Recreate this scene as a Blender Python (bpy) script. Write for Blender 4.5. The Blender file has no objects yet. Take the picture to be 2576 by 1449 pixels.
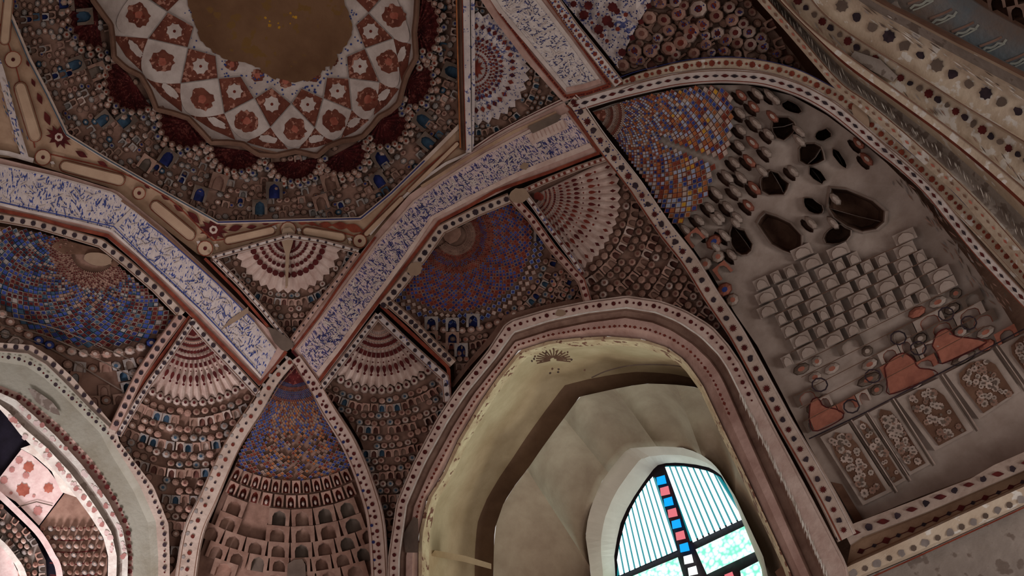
import bpy, math, random
import numpy as np
from mathutils import Vector, Matrix
from mathutils.geometry import delaunay_2d_cdt
random.seed(7)
rnd = random.Random(11)
C = bpy.context.scene.collection
W, H, F = 2576, 1449, 1900.0
# ------------------------------------------------------------------ camera
def _n(v): return v / np.linalg.norm(v)
Zw = _n(np.array([-181., -1325., 1900.]))
Xw = np.array([5906., -3531., -1900.]); Xw = _n(Xw - Xw.dot(Zw) * Zw)
Yw = np.cross(Zw, Xw)
a0 = math.radians(8.5)
Xr = math.cos(a0) * Xw - math.sin(a0) * Yw
Yr = math.sin(a0) * Xw + math.cos(a0) * Yw
R = np.array([Xr, Yr, Zw])
EYE = np.array([0., 0., 1.6])
cam = bpy.data.objects.new('camera', bpy.data.cameras.new('camera'))
C.objects.link(cam)
cam.data.lens = F / W * 36.0; cam.data.sensor_width = 36.0; cam.data.clip_start = .05
mw = Matrix(R.tolist()) @ Matrix(((1, 0, 0), (0, -1, 0), (0, 0, -1)))
mw = mw.to_4x4(); mw.translation = EYE.tolist()
cam.matrix_world = mw
bpy.context.scene.camera = cam
# ------------------------------------------------------------------ light, exposure
sc = bpy.context.scene
sc.view_settings.view_transform = 'Standard'; sc.view_settings.look = 'None'
sc.view_settings.gamma = 1.0; sc.view_settings.use_curve_mapping = False
sc.view_settings.exposure = 0.25
wd = bpy.data.worlds.new('world'); sc.world = wd; wd.use_nodes = True
wd.node_tree.nodes['Background'].inputs[0].default_value = (1.0, .93, .88, 1)
wd.node_tree.nodes['Background'].inputs[1].default_value = .46
def area(name, loc, target, size, energy, color, sy=None, spread=180):
    l = bpy.data.lights.new(name, 'AREA'); l.energy = energy; l.color = color
    l.shape = 'RECTANGLE'; l.size = size; l.size_y = sy or size; l.spread = math.radians(spread)
    o = bpy.data.objects.new(name, l); C.objects.link(o); o.location = loc
    o.rotation_euler = (Vector(target) - Vector(loc)).to_track_quat('-Z', 'Y').to_euler()
    return o
area('right_fill_light', (3.2, 1.5, .9), (-1.5, 3.2, 7.0), 1.8, 225, (1, .95, .9), 2.4)  # added fill lamp, low and out of view, to brighten the right side
area('assumed_daylight_left', (-6.6, 2.2, 1.9), (-8.2, 2.2, 6.6), 1.2, 70, (1, .93, .95), 1.2, 80)  # added lamp for assumed daylight on the left arch; no doorway is modelled
area('window_daylight', (-2.7, 5.5, 4.4), (-4.4, 4.0, 6.2), .9, 15, (1, .95, .80), .9)
area('rear_fill_light', (-3.0, -3.8, 1.2), (-2.6, 2.8, 7.0), 2.2, 34, (1, .9, .86), 2.2)  # added fill lamp low at the rear; no entrance is modelled there
# ------------------------------------------------------------------ the vault shell; every traced point lies on it, at its own depth
SC = np.array([-3.19, .60, 0.0]); AXP, AXM, AY, HT = 5.6, 4.6, 4.2, 7.84
def Fsh(P, d):
    q = P - SC
    ax = np.where(q[:, 0] > 0, AXP, AXM) - d
    e = (np.abs(q[:, 0]) / ax) ** 4 + (np.abs(q[:, 1]) / (AY - d)) ** 4
    return e ** .625 + (np.abs(q[:, 2]) / (HT - d)) ** 2.5
def hit(O, D, d):
    d = np.broadcast_to(np.asarray(d, float), (len(D),))
    lo = np.zeros(len(D)); hi = np.full(len(D), 30.0)
    for _ in range(36):
        m = (lo + hi) * .5
        inside = Fsh(O + D * m[:, None], d) < 1
        lo = np.where(inside, m, lo); hi = np.where(inside, hi, m)
    return O + D * lo[:, None]
def rays(p):
    p = np.asarray(p, float).reshape(-1, 2)
    c = np.stack([p[:, 0] - W / 2, p[:, 1] - H / 2, np.full(len(p), F)], 1)
    c /= np.linalg.norm(c, axis=1)[:, None]
    return c @ R.T
DC = np.array([690., 20.])
def dome_d(p):                              # the small dome rises inside the octagon
    r = np.linalg.norm((p - DC) / np.array([470., 500.]), axis=1)
    return -.85 * np.clip(1 - r * r, 0, 1)
def P3(p, d=0.0, surf='shell'):
    """points on the shell (inset by d metres), on the window plane, or on the dome"""
    p = np.asarray(p, float).reshape(-1, 2); D = rays(p)
    d = np.broadcast_to(np.asarray(d, float), (len(p),))
    if surf == 'window':
        t = (6.15 - d) / D[:, 1]
        return D * t[:, None] + EYE
    if surf == 'dome':
        d = d + dome_d(p)
    return hit(np.zeros(3), D, d) + EYE
# ------------------------------------------------------------------ materials
def srgb(c):
    return tuple(((x / 255) / 12.92 if x / 255 <= .04045 else ((x / 255 + .055) / 1.055) ** 2.4) for x in c) + (1,)
MATS = {}
def plaster(name, c1, c2=None, scale=3.0, speck=None, samt=.5, sscale=30, rough=.9, bump=.25, stretch=None, bscale=25):
    m = bpy.data.materials.new(name); m.use_nodes = True; nt = m.node_tree; N = nt.nodes; L = nt.links
    b = N['Principled BSDF']; b.inputs['Roughness'].default_value = rough
    b.inputs['Specular IOR Level'].default_value = .2
    c2 = c2 or tuple(x * .8 for x in c1)
    if stretch:
        tc = N.new('ShaderNodeUVMap'); mp = N.new('ShaderNodeMapping'); mp.inputs['Scale'].default_value = stretch
        L.new(tc.outputs[0], mp.inputs[0]); co = mp.outputs[0]
    else:
        tc = N.new('ShaderNodeTexCoord'); co = tc.outputs['Object']
    n = N.new('ShaderNodeTexNoise'); n.inputs['Scale'].default_value = scale; n.inputs['Detail'].default_value = 6
    n.inputs['Roughness'].default_value = .62
    L.new(co, n.inputs[0])
    r = N.new('ShaderNodeValToRGB'); L.new(n.outputs[0], r.inputs[0])
    r.color_ramp.elements[0].position = .36; r.color_ramp.elements[1].position = .64
    r.color_ramp.elements[0].color = srgb(c2); r.color_ramp.elements[1].color = srgb(c1)
    col = r.outputs[0]
    if speck:
        n2 = N.new('ShaderNodeTexNoise'); n2.inputs['Scale'].default_value = sscale; n2.inputs['Detail'].default_value = 3
        L.new(co, n2.inputs[0])
        n3 = N.new('ShaderNodeTexNoise'); n3.inputs['Scale'].default_value = scale * .8; n3.inputs['Detail'].default_value = 2
        L.new(co, n3.inputs[0])
        ad = N.new('ShaderNodeMath'); ad.operation = 'MULTIPLY_ADD'; ad.inputs[1].default_value = .5
        L.new(n3.outputs[0], ad.inputs[0]); L.new(n2.outputs[0], ad.inputs[2])
        r2 = N.new('ShaderNodeValToRGB'); t = .92 - .3 * samt
        r2.color_ramp.elements[0].position = t; r2.color_ramp.elements[1].position = t + .05
        L.new(ad.outputs[0], r2.inputs[0])
        mx = N.new('ShaderNodeMix'); mx.data_type = 'RGBA'
        L.new(r2.outputs[0], mx.inputs[0]); L.new(col, mx.inputs[6]); mx.inputs[7].default_value = srgb(speck)
        col = mx.outputs[2]
    L.new(col, b.inputs['Base Color'])
    if bump:
        bp = N.new('ShaderNodeBump'); bp.inputs['Strength'].default_value = bump; bp.inputs['Distance'].default_value = .02
        nb = N.new('ShaderNodeTexNoise'); nb.inputs['Scale'].default_value = bscale; nb.inputs['Detail'].default_value = 4
        L.new(tc.outputs['Object'] if not stretch else co, nb.inputs[0]); L.new(nb.outputs[0], bp.inputs['Height'])
        L.new(bp.outputs[0], b.inputs['Normal'])
    MATS[name] = m; return m
def glow(name, c, s, c2=None, scale=60):
    m = bpy.data.materials.new(name); m.use_nodes = True; nt = m.node_tree; N = nt.nodes; L = nt.links
    b = N['Principled BSDF']; b.inputs['Base Color'].default_value = srgb(tuple(x * .4 for x in c)); b.inputs['Roughness'].default_value = .15
    b.inputs['Emission Strength'].default_value = s
    if c2:
        tc = N.new('ShaderNodeTexCoord'); v = N.new('ShaderNodeTexVoronoi'); v.inputs['Scale'].default_value = scale
        L.new(tc.outputs['Object'], v.inputs[0])
        r = N.new('ShaderNodeValToRGB'); L.new(v.outputs[0], r.inputs[0])
        r.color_ramp.elements[0].position = .35; r.color_ramp.elements[1].position = .75
        r.color_ramp.elements[0].color = srgb(c); r.color_ramp.elements[1].color = srgb(c2)
        L.new(r.outputs[0], b.inputs['Emission Color'])
    else:
        b.inputs['Emission Color'].default_value = srgb(c)
    MATS[name] = m; return m
plaster('cream', (196, 176, 164), (168, 146, 134), 4)
plaster('cream_right', (200, 182, 162), (174, 152, 132), 3, speck=(214, 206, 198), samt=.2, sscale=14)
plaster('white', (206, 192, 186), (180, 164, 158), 5)
plaster('white_script', (206, 192, 188), (180, 166, 164), 5, speck=(84, 88, 132), samt=.24, sscale=26)
plaster('pink', (192, 160, 150), (160, 126, 116), 4)
plaster('pink_white', (204, 182, 172), (182, 154, 144), 6)
plaster('red', (134, 66, 48), (104, 44, 34), 8)
plaster('red_paint', (122, 54, 42), (92, 36, 30), 10, bump=0)
plaster('maroon', (96, 34, 34), (58, 18, 22), 9, speck=(126, 66, 60), samt=.35, sscale=40, bump=.1)
plaster('dot_soft', (116, 76, 66), (94, 58, 52), 12, bump=0)
plaster('rose_faded', (186, 134, 128), (164, 110, 106), 10, bump=0)
plaster('maroon_paint', (92, 34, 32), (62, 20, 22), 12, bump=0)
plaster('red_field', (122, 70, 56), (98, 52, 42), 7, speck=(170, 120, 104), samt=.3, sscale=25, bump=.1)
plaster('rose', (176, 104, 88), (140, 74, 60), 8, bump=0)
plaster('dark_paint', (62, 48, 54), (40, 32, 38), 12, bump=0)
plaster('brown', (136, 104, 88), (108, 78, 64), 2.5)
plaster('bare_brown', (124, 92, 68), (100, 70, 50), 1.5, speck=(120, 88, 50), samt=.15, sscale=8)
plaster('ground', (150, 116, 102), (116, 86, 74), 4)
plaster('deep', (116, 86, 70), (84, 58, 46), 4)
plaster('repair', (158, 134, 114), (140, 116, 98), 3, bump=.1)
plaster('stain', (112, 96, 86), (92, 78, 70), 5, bump=.1)
plaster('grey', (160, 148, 140), (128, 116, 108), 3, speck=(120, 106, 98), samt=.3, sscale=12)
plaster('grey_green', (150, 146, 134), (128, 120, 104), 2)
plaster('tan', (176, 146, 122), (150, 118, 96), 4)
plaster('cushion', (190, 162, 138), (172, 142, 120), 3, bump=.1)
plaster('petal', (188, 168, 158), (158, 136, 126), 8, bump=.1)
plaster('petal_grey', (156, 146, 142), (128, 118, 114), 8, bump=.1)
plaster('petal_rose', (172, 138, 124), (148, 112, 100), 8, bump=.1)
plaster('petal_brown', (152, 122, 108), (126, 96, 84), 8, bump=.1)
plaster('blue', (62, 76, 140), (44, 56, 116), 14, bump=0)
plaster('blue_deep', (46, 52, 108), (34, 40, 84), 14, bump=0)
plaster('teal', (64, 88, 108), (50, 66, 84), 14, bump=0)
plaster('orange', (170, 104, 62), (140, 78, 46), 14, bump=0)
plaster('gold', (200, 150, 50), (168, 120, 40), 14, bump=0)
plaster('sky_tile', (164, 172, 194), (136, 146, 176), 14, bump=0)
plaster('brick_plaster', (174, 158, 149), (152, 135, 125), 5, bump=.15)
plaster('brick_red', (170, 108, 90), (140, 86, 72), 8)
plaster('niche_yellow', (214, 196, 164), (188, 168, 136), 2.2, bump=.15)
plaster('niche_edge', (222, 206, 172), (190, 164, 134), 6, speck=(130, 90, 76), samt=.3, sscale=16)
plaster('niche_brown_shade', (140, 112, 92), (116, 90, 74), 2.2, bump=.15)
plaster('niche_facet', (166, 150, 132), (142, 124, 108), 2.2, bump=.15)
plaster('embrasure', (204, 192, 182), (188, 176, 166), 2, bump=.08)
plaster('blue_band', (112, 118, 122), (132, 110, 96), 2.2)
plaster('pale_swirl', (176, 176, 164), (150, 152, 146), 12, bump=0)
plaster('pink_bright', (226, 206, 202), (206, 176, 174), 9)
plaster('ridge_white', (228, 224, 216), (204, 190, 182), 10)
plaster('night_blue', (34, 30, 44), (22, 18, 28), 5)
plaster('flake', (214, 208, 200), (160, 146, 132), 16, speck=(170, 156, 144), samt=.4, sscale=40)
plaster('script_a', (208, 194, 190), (188, 174, 172), 4, speck=(56, 70, 134), samt=.37, sscale=8, stretch=(9, 3.0, 1), bump=.1)
plaster('script_b', (208, 186, 182), (190, 168, 168), 4, speck=(72, 68, 116), samt=.52, sscale=9, stretch=(9, 3.6, 1), bump=.1)
plaster('script_c', (210, 198, 192), (192, 178, 174), 4, speck=(52, 58, 110), samt=.28, sscale=10, stretch=(7, 3.6, 1), bump=.1)
plaster('glass_frame', (38, 26, 34), (30, 20, 28), 5, rough=.6)
glow('strip_glass', (222, 255, 255), 1.5)
glow('strip_gap', (0, 120, 130), .8)
glow('blue_glass', (0, 160, 240), 1.0)
glow('rose_glass', (235, 120, 130), .8)
glow('milk_glass', (235, 240, 235), 1.1)
glow('green_glass', (225, 255, 245), 1.3, (110, 230, 180), 22)
# ------------------------------------------------------------------ things and meshes
class Thing:
    def __init__(s, name, at, label=None, cat=None, group=None, d=0, surf='shell'):
        s.o = bpy.data.objects.new(name, None); C.objects.link(s.o); s.o.empty_display_size = .2
        s.O = P3([at], d, surf)[0]; s.o.location = s.O.tolist()
        if label: s.o['label'] = label
        if cat: s.o['category'] = cat
        if group: s.o['group'] = group
        s.mot = {}
        THINGS.append(s)
    def mesh(s, name, V, faces, mats, mi=None, uv=None, kind=None, label=None, parent=None, smooth=False):
        me = bpy.data.meshes.new(name)
        me.from_pydata((np.asarray(V) - s.O).tolist(), [], faces)
        for m in ([mats] if isinstance(mats, str) else mats): me.materials.append(MATS[m])
        if mi is not None and len(mi): me.polygons.foreach_set('material_index', mi)
        if smooth: me.polygons.foreach_set('use_smooth', [True] * len(faces))
        if uv is not None:
            ul = me.uv_layers.new(name='UVMap'); vi = np.empty(len(me.loops), dtype=np.int32)
            me.loops.foreach_get('vertex_index', vi)
            ul.data.foreach_set('uv', np.asarray(uv, dtype=np.float32)[vi].ravel())
        o = bpy.data.objects.new(name, me); C.objects.link(o); o.parent = parent or s.o
        if kind: o['kind'] = kind
        if label: o['label'] = label
        return o
THINGS = []
class Solo:
    """stands in for Thing.o when a top-level mesh is itself the thing (structure)"""
def struct(name, V, faces, mats, mi=None, label=None, smooth=False):
    me = bpy.data.meshes.new(name); V = np.asarray(V); O = V.mean(0)
    me.from_pydata((V - O).tolist(), [], faces)
    for m in ([mats] if isinstance(mats, str) else mats): me.materials.append(MATS[m])
    if mi is not None: me.polygons.foreach_set('material_index', mi)
    o = bpy.data.objects.new(name, me); C.objects.link(o); o.location = O.tolist()
    o['kind'] = 'structure'
    if label: o['label'] = label
    return o
# ---- 2d helpers
def inpoly(p, poly):
    p = np.asarray(p, float).reshape(-1, 2); q = np.asarray(poly, float)
    x, y = p[:, 0], p[:, 1]; r = np.zeros(len(p), bool)
    x1, y1 = q[:, 0], q[:, 1]; x2, y2 = np.roll(x1, -1), np.roll(y1, -1)
    for a, b, c, e in zip(x1, y1, x2, y2):
        k = ((b > y) != (e > y))
        with np.errstate(divide='ignore', invalid='ignore'):
            r ^= k & (x < (c - a) * (y - b) / (e - b if e != b else 1e-9) + a)
    return r
def resample(pts, step=14, smooth=True, n=None):
    p = np.asarray(pts, float)
    if smooth and len(p) > 2:
        out = []
        q = np.vstack([2 * p[0] - p[1], p, 2 * p[-1] - p[-2]])
        for i in range(1, len(q) - 2):
            for t in np.linspace(0, 1, 9)[:-1]:
                a, b, c, d = q[i - 1], q[i], q[i + 1], q[i + 2]
                out.append(.5 * ((2 * b) + (-a + c) * t + (2 * a - 5 * b + 4 * c - d) * t * t + (-a + 3 * b - 3 * c + d) * t ** 3))
        out.append(p[-1]); p = np.array(out)
    s = np.r_[0, np.cumsum(np.linalg.norm(np.diff(p, axis=0), axis=1))]
    if n is None: n = max(2, int(s[-1] / step) + 1)
    t = np.linspace(0, s[-1], n)
    if not smooth and len(p) < 40:
        t = np.unique(np.r_[t, s])
    return np.stack([np.interp(t, s, p[:, 0]), np.interp(t, s, p[:, 1])], 1)
def normals(p):
    t = np.gradient(p, axis=0); t /= np.linalg.norm(t, axis=1)[:, None] + 1e-9
    return np.stack([t[:, 1], -t[:, 0]], 1), t
def offset(pts, w, smooth=True, step=14):
    p = resample(pts, step, smooth); n, _ = normals(p)
    w = np.asarray(w, float)
    if w.ndim == 0: w = np.full(len(p), float(w))
    else: w = np.interp(np.linspace(0, 1, len(p)), np.linspace(0, 1, len(w)), w)
    return p + n * w[:, None]
def ext(pts, a=170):
    """let a moulding that leaves the picture run on beyond it"""
    p = [tuple(map(float, q)) for q in pts]
    def off(q): return q[0] < -20 or q[0] > W + 20 or q[1] < -20 or q[1] > H + 20
    def more(q, k):
        v = np.array(q) - np.array(k); v /= np.linalg.norm(v) + 1e-9; return tuple(np.array(q) + v * a)
    if len(p) > 1 and off(p[0]): p = [more(p[0], p[1])] + p
    if len(p) > 1 and off(p[-1]): p = p + [more(p[-1], p[-2])]
    return p
# ---- builders
RIB = [(-1, -.25), (-1, .10), (-.86, .13), (.86, .13), (1, .10), (1, -.25)]
FLAT = [(-1, -.2), (-1, .05), (1, .05), (1, -.2)]
def loft(T, name, A, B, prof, mats, mi=None, surf='shell', kind=None, label=None, uvs=1.0, n=None, smooth=True, parent=None):
    """a moulding between two edge lines A and B, prof = (t from -1 on A to 1 on B, inset)"""
    if n is None and surf == 'shell': A, B = ext(A), ext(B)
    n = n or max(len(A), len(B), 3, int(np.linalg.norm(np.diff(np.asarray(A, float), axis=0), axis=1).sum() / 16))
    A = resample(A, n=n, smooth=smooth); B = resample(B, n=n, smooth=smooth)
    if len(A) != len(B):
        m = max(len(A), len(B)); A = resample(A, n=m); B = resample(B, n=m)
    n = len(A); k = len(prof)
    pts = np.concatenate([A + (B - A) * ((t + 1) / 2) for t, _ in prof])
    ds = np.repeat([d for _, d in prof], n)
    V = P3(pts, ds, surf)
    s = np.r_[0, np.cumsum(np.linalg.norm(np.diff(V[:n], axis=0), axis=1))]
    wid = np.linalg.norm(V[(k - 1) * n + n // 2] - V[n // 2])
    uv = np.concatenate([np.stack([s, np.full(n, (t + 1) / 2 * wid)], 1) for t, _ in prof])
    f, m2 = [], []
    for j in range(k - 1):
        for i in range(n - 1):
            f.append((j * n + i, j * n + i + 1, (j + 1) * n + i + 1, (j + 1) * n + i))
            m2.append(0 if mi is None else mi[j])
    return T.mesh(name, V, f, mats, m2, uv, kind, label, parent)
def band(T, name, pts, w, prof=RIB, mats='cream', mi=None, smooth=True, **kw):
    p = resample(ext(pts), 14, smooth)
    w = np.atleast_1d(np.asarray(w, float))
    hw = np.interp(np.linspace(0, 1, len(p)), np.linspace(0, 1, len(w)), w) / 2 if len(w) > 1 else np.full(len(p), w[0] / 2)
    nn, _ = normals(p)
    return loft(T, name, p + nn * hw[:, None], p - nn * hw[:, None], prof, mats, mi, n=len(p), **kw)
def patch(T, name, poly, d=0.0, mat='cream', step=26, skirt=.25, holes=(), surf='shell', dfn=None, kind=None, label=None, structure=None, parent=None, smooth=False):
    poly = [tuple(p) for p in poly]
    loops = [poly] + [list(h) for h in holes]
    pts, faces = [], []
    for lp in loops:
        r = []
        for i in range(len(lp)):
            a, b = np.array(lp[i], float), np.array(lp[(i + 1) % len(lp)], float)
            k = max(1, int(np.linalg.norm(b - a) / step))
            for j in range(k):
                r.append(len(pts)); pts.append(tuple(a + (b - a) * j / k))
        faces.append(r)
    q = np.array(poly)
    gx, gy = np.meshgrid(np.arange(q[:, 0].min() + step * .5, q[:, 0].max(), step), np.arange(q[:, 1].min() + step * .5, q[:, 1].max(), step))
    g = np.stack([gx.ravel(), gy.ravel()], 1)
    if len(g): g = g[inpoly(g, poly)]
    for h in holes:
        if len(g): g = g[~inpoly(g, h)]
    nb = len(pts)
    pts += [tuple(x) for x in g]
    ed = [(r[i], r[(i + 1) % len(r)]) for r in faces for i in range(len(r))]
    vo, eo, fo, *_ = delaunay_2d_cdt([Vector(p) for p in pts], ed, [], 0, 1e-3)
    vo = np.array([tuple(v) for v in vo]); fo = [tuple(f) for f in fo]
    if not fo: return None
    cen = np.array([vo[list(f)].mean(0) for f in fo])
    ok = inpoly(cen, poly)
    for h in holes: ok &= ~inpoly(cen, h)
    fo = [f for f, k in zip(fo, ok) if k]
    dd = np.full(len(vo), float(d))
    if dfn is not None: dd = dd + dfn(vo)
    V = P3(vo, dd, surf)
    # orient to the eye
    ff = []
    for f in fo:
        a, b, c = V[f[0]], V[f[1]], V[f[2]]
        ff.append(f if np.dot(np.cross(b - a, c - a), EYE - a) > 0 else f[::-1])
    cnt = {}
    for f in ff:
        for i in range(len(f)):
            e = (f[i], f[(i + 1) % len(f)])
            cnt[e] = 1
    bd = [e for e in cnt if (e[1], e[0]) not in cnt]
    if skirt:
        idx = sorted({i for e in bd for i in e}); mp = {i: len(V) + k for k, i in enumerate(idx)}
        V2 = P3(vo[idx], dd[idx] - skirt, surf); V = np.vstack([V, V2])
        ff += [(e[1], e[0], mp[e[0]], mp[e[1]]) for e in bd]
    if structure: return struct(structure, V, ff, mat, label=label)
    return T.mesh(name, V, ff, mat, kind=kind, label=label, parent=parent, smooth=smooth)
# painted motifs: thin coats of paint lying on the plaster, one mesh per thing
def shape(kind, r, rot, n=None):
    if kind == 'dot': a = np.arange(7) * 2 * math.pi / 7; rr = np.full(7, 1.)
    elif kind == 'diamond': a = np.arange(4) * math.pi / 2; rr = np.array([1, .72, 1, .72])
    elif kind == 'square': a = np.arange(4) * math.pi / 2 + .785; rr = np.ones(4)
    elif kind == 'leaf': a = np.arange(10) * 2 * math.pi / 10; rr = np.array([1.5, .75, .62, .62, .75, 1.5, .75, .62, .62, .75])
    elif kind == 'drop': a = np.arange(10) * 2 * math.pi / 10; rr = np.array([1.6, .9, .7, .72, .8, .95, .8, .72, .7, .9])
    elif kind == 'blob': a = np.arange(10) * 2 * math.pi / 10; rr = np.array([rnd.uniform(.7, 1.15) for _ in range(10)])
    elif kind == 'star': a = np.arange(20) * 2 * math.pi / 20; rr = np.array([1.25, .72] * 10)
    elif kind == 'rag': a = np.arange(26) * 2 * math.pi / 26; rr = np.array([rnd.uniform(.82, 1.08) for _ in range(26)])
    else: a = np.arange(24) * 2 * math.pi / 24; rr = 1 + .13 * np.cos(a * 8) + np.array([rnd.uniform(-.05, .05) for _ in a])   # flower
    v = np.stack([np.cos(a) * rr, np.sin(a) * rr], 1) * (np.array(r) if np.ndim(r) else r)
    c, s = math.cos(rot), math.sin(rot)
    return v @ np.array([[c, s], [-s, c]])
def motif(T, x, y, r, kind='flower', mat='red_paint', d=.02, rot=0.0, surf='shell'):
    T.mot.setdefault(surf, []).append((shape(kind, r, rot) + np.array([x, y]), d, mat))
def strokes(T, pts, w, mat, d=.02, surf='shell', smooth=True):
    q_ = np.asarray(pts, float)
    p = resample(ext(pts) if np.ptp(q_, axis=0).max() > 150 else pts, 12, smooth); n, _ = normals(p)
    for i in range(len(p) - 1):
        T.mot.setdefault(surf, []).append((np.array([p[i] + n[i] * w / 2, p[i + 1] + n[i + 1] * w / 2, p[i + 1] - n[i + 1] * w / 2, p[i] - n[i] * w / 2]), d, mat))
def flush(T, name='painted_pattern'):
    for surf, L in T.mot.items():
        pts = np.concatenate([m[0] for m in L]); ds = np.concatenate([np.full(len(m[0]), m[1]) for m in L])
        V = P3(pts, ds, surf); f, mi, k, names = [], [], 0, []
        for poly, d, mat in L:
            n = len(poly); idx = list(range(k, k + n))
            a, b, c = V[k], V[k + n // 3], V[k + 2 * n // 3]
            if np.dot(np.cross(b - a, c - a), EYE - a) < 0: idx = idx[::-1]
            f.append(idx); k += n
            if mat not in names: names.append(mat)
            mi.append(names.index(mat))
        T.mesh(name, V, f, names, mi, kind='stuff')
    T.mot = {}
def along(pts, gap, start=0.0, smooth=True, end=0.0):
    p = resample(pts, 3, smooth); s = np.r_[0, np.cumsum(np.linalg.norm(np.diff(p, axis=0), axis=1))]
    _, t = normals(p); out = []
    x = start
    while x < s[-1] - end:
        i = min(len(p) - 1, int(np.searchsorted(s, x)))
        out.append((p[i][0], p[i][1], math.atan2(t[i][1], t[i][0]))); x += gap
    return out
def dots(T, pts, gap, r, kinds=('flower',), mats=('dark_paint',), d=.14, start=6, rs=None, smooth=True, rot=0, surf='shell', jit=.12):
    for i, (x, y, a) in enumerate(along(ext(pts), gap, start, smooth)):
        k = i % len(kinds); q = (rs[k] if rs else r) * rnd.uniform(1 - jit, 1 + jit)
        motif(T, x, y, q, kinds[k], mats[i % len(mats)], d, a + rot, surf)
# ---- cells (one carved or painted piece each); templates in unit square, u across, v outwards
def ring(n, r, cx=.5, cy=.5, ph=0.): return [(cx + r * math.cos(ph + 2 * math.pi * i / n), cy + r * math.sin(ph + 2 * math.pi * i / n)) for i in range(n)]
def tpl_petal(n=8, dot=True):
    v = [(x, y, 0) for x, y in ring(n, .50)] + [(x, y, .8) for x, y in ring(n, .40)] + [(x, y, 1.) for x, y in ring(n, .19)]
    f = [(i, (i + 1) % n, n + (i + 1) % n, n + i) for i in range(n)] + [(n + i, n + (i + 1) % n, 2 * n + (i + 1) % n, 2 * n + i) for i in range(n)]
    f.append(tuple(range(2 * n, 3 * n)))
    return v, f, [0] * (2 * n) + [1 if dot else 0]
def tpl_diamond():
    o = [(.5, 0), (1, .5), (.5, 1), (0, .5)]
    v = [(x, y, 0) for x, y in o] + [(.5 + (x - .5) * .9, .5 + (y - .5) * .9, .7) for x, y in o] + [(.5 + (x - .5) * .70, .5 + (y - .5) * .70, .6) for x, y in o]
    f = [(i, (i + 1) % 4, 4 + (i + 1) % 4, 4 + i) for i in range(4)] + [(4 + i, 4 + (i + 1) % 4, 8 + (i + 1) % 4, 8 + i) for i in range(4)] + [(8, 9, 10, 11)]
    return v, f, [0] * 8 + [1]
def tpl_arch(drop=1.0):       # little arch-headed niche: raised frame, sunk back
    arc = [(.18, 1.0), (.18, .5), (.26, .27), (.5, .12), (.74, .27), (.82, .5), (.82, 1.0)]
    out = [(0, 1), (0, .5), (0, 0), (.5, 0), (1, 0), (1, .5), (1, 1)]
    v = [(x, y, 1) for x, y in out] + [(x, y, 1) for x, y in arc] + [(.5 + (x - .5) * .85, min(1, .1 + y * .9), 0) for x, y in arc]
    f = [(i, i + 1, 7 + i + 1, 7 + i) for i in range(6)] + [(7 + i, 8 + i, 15 + i, 14 + i) for i in range(6)] + [tuple(range(14, 21))]
    v += [(x, y, -.3) for x, y in out]; f += [(21 + i, 22 + i, i + 1, i) for i in range(6)]
    return v, f, [0] * 6 + [1] * 6 + [1] + [0] * 6
def tpl_brick():
    o = [(.26, .06), (1, .02), (1, .98), (.26, .98)]
    arc = [(.34, .96), (.34, .6), (.42, .32), (.62, .14), (.82, .32), (.92, .6), (.92, .96)]
    v = [(x, y, 0) for x, y in o] + [(x, y, .75) for x, y in o] + [(x, y, .76) for x, y in arc] + [(.63 + (x - .63) * .88, .55 + (y - .55) * .88, 1.0) for x, y in arc]
    f = [(i, (i + 1) % 4, 4 + (i + 1) % 4, 4 + i) for i in range(4)] + [(4, 5, 6, 7)]
    f += [(8 + i, 9 + i, 16 + i, 15 + i) for i in range(6)] + [(14, 8, 15, 21)] + [tuple(range(15, 22))]
    return v, f, [0] * 5 + [0] * 7 + [1]
def tpl_cup():               # a leaning shell: thin lip with a hollow behind it
    n = 9
    lip = [(.5 + .5 * math.cos(math.pi + math.pi * i / (n - 1)), .95 + .9 * math.sin(math.pi + math.pi * i / (n - 1))) for i in range(n)]
    v = [(x, y, 0) for x, y in lip] + [(.5 + (x - .5) * .92, .02 + y * .95, 1.) for x, y in lip] + [(.5 + (x - .5) * .7, .25 + y * .72, .9) for x, y in lip] + [(.5 + (x - .5) * .5, .4 + y * .5, -.2) for x, y in lip]
    f = []
    for j in range(3):
        f += [(j * n + i, j * n + i + 1, (j + 1) * n + i + 1, (j + 1) * n + i) for i in range(n - 1)]
    f += [tuple(range(3 * n, 4 * n))]
    return v, f, [0] * (2 * (n - 1)) + [1] * (n - 1) + [1]
PET, PET6, DIA, ARC, BRK, CUP = tpl_petal(), tpl_petal(6), tpl_diamond(), tpl_arch(), tpl_brick(), tpl_cup()
for nm, t in (('PET', PET), ('DIA', DIA)): pass
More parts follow.
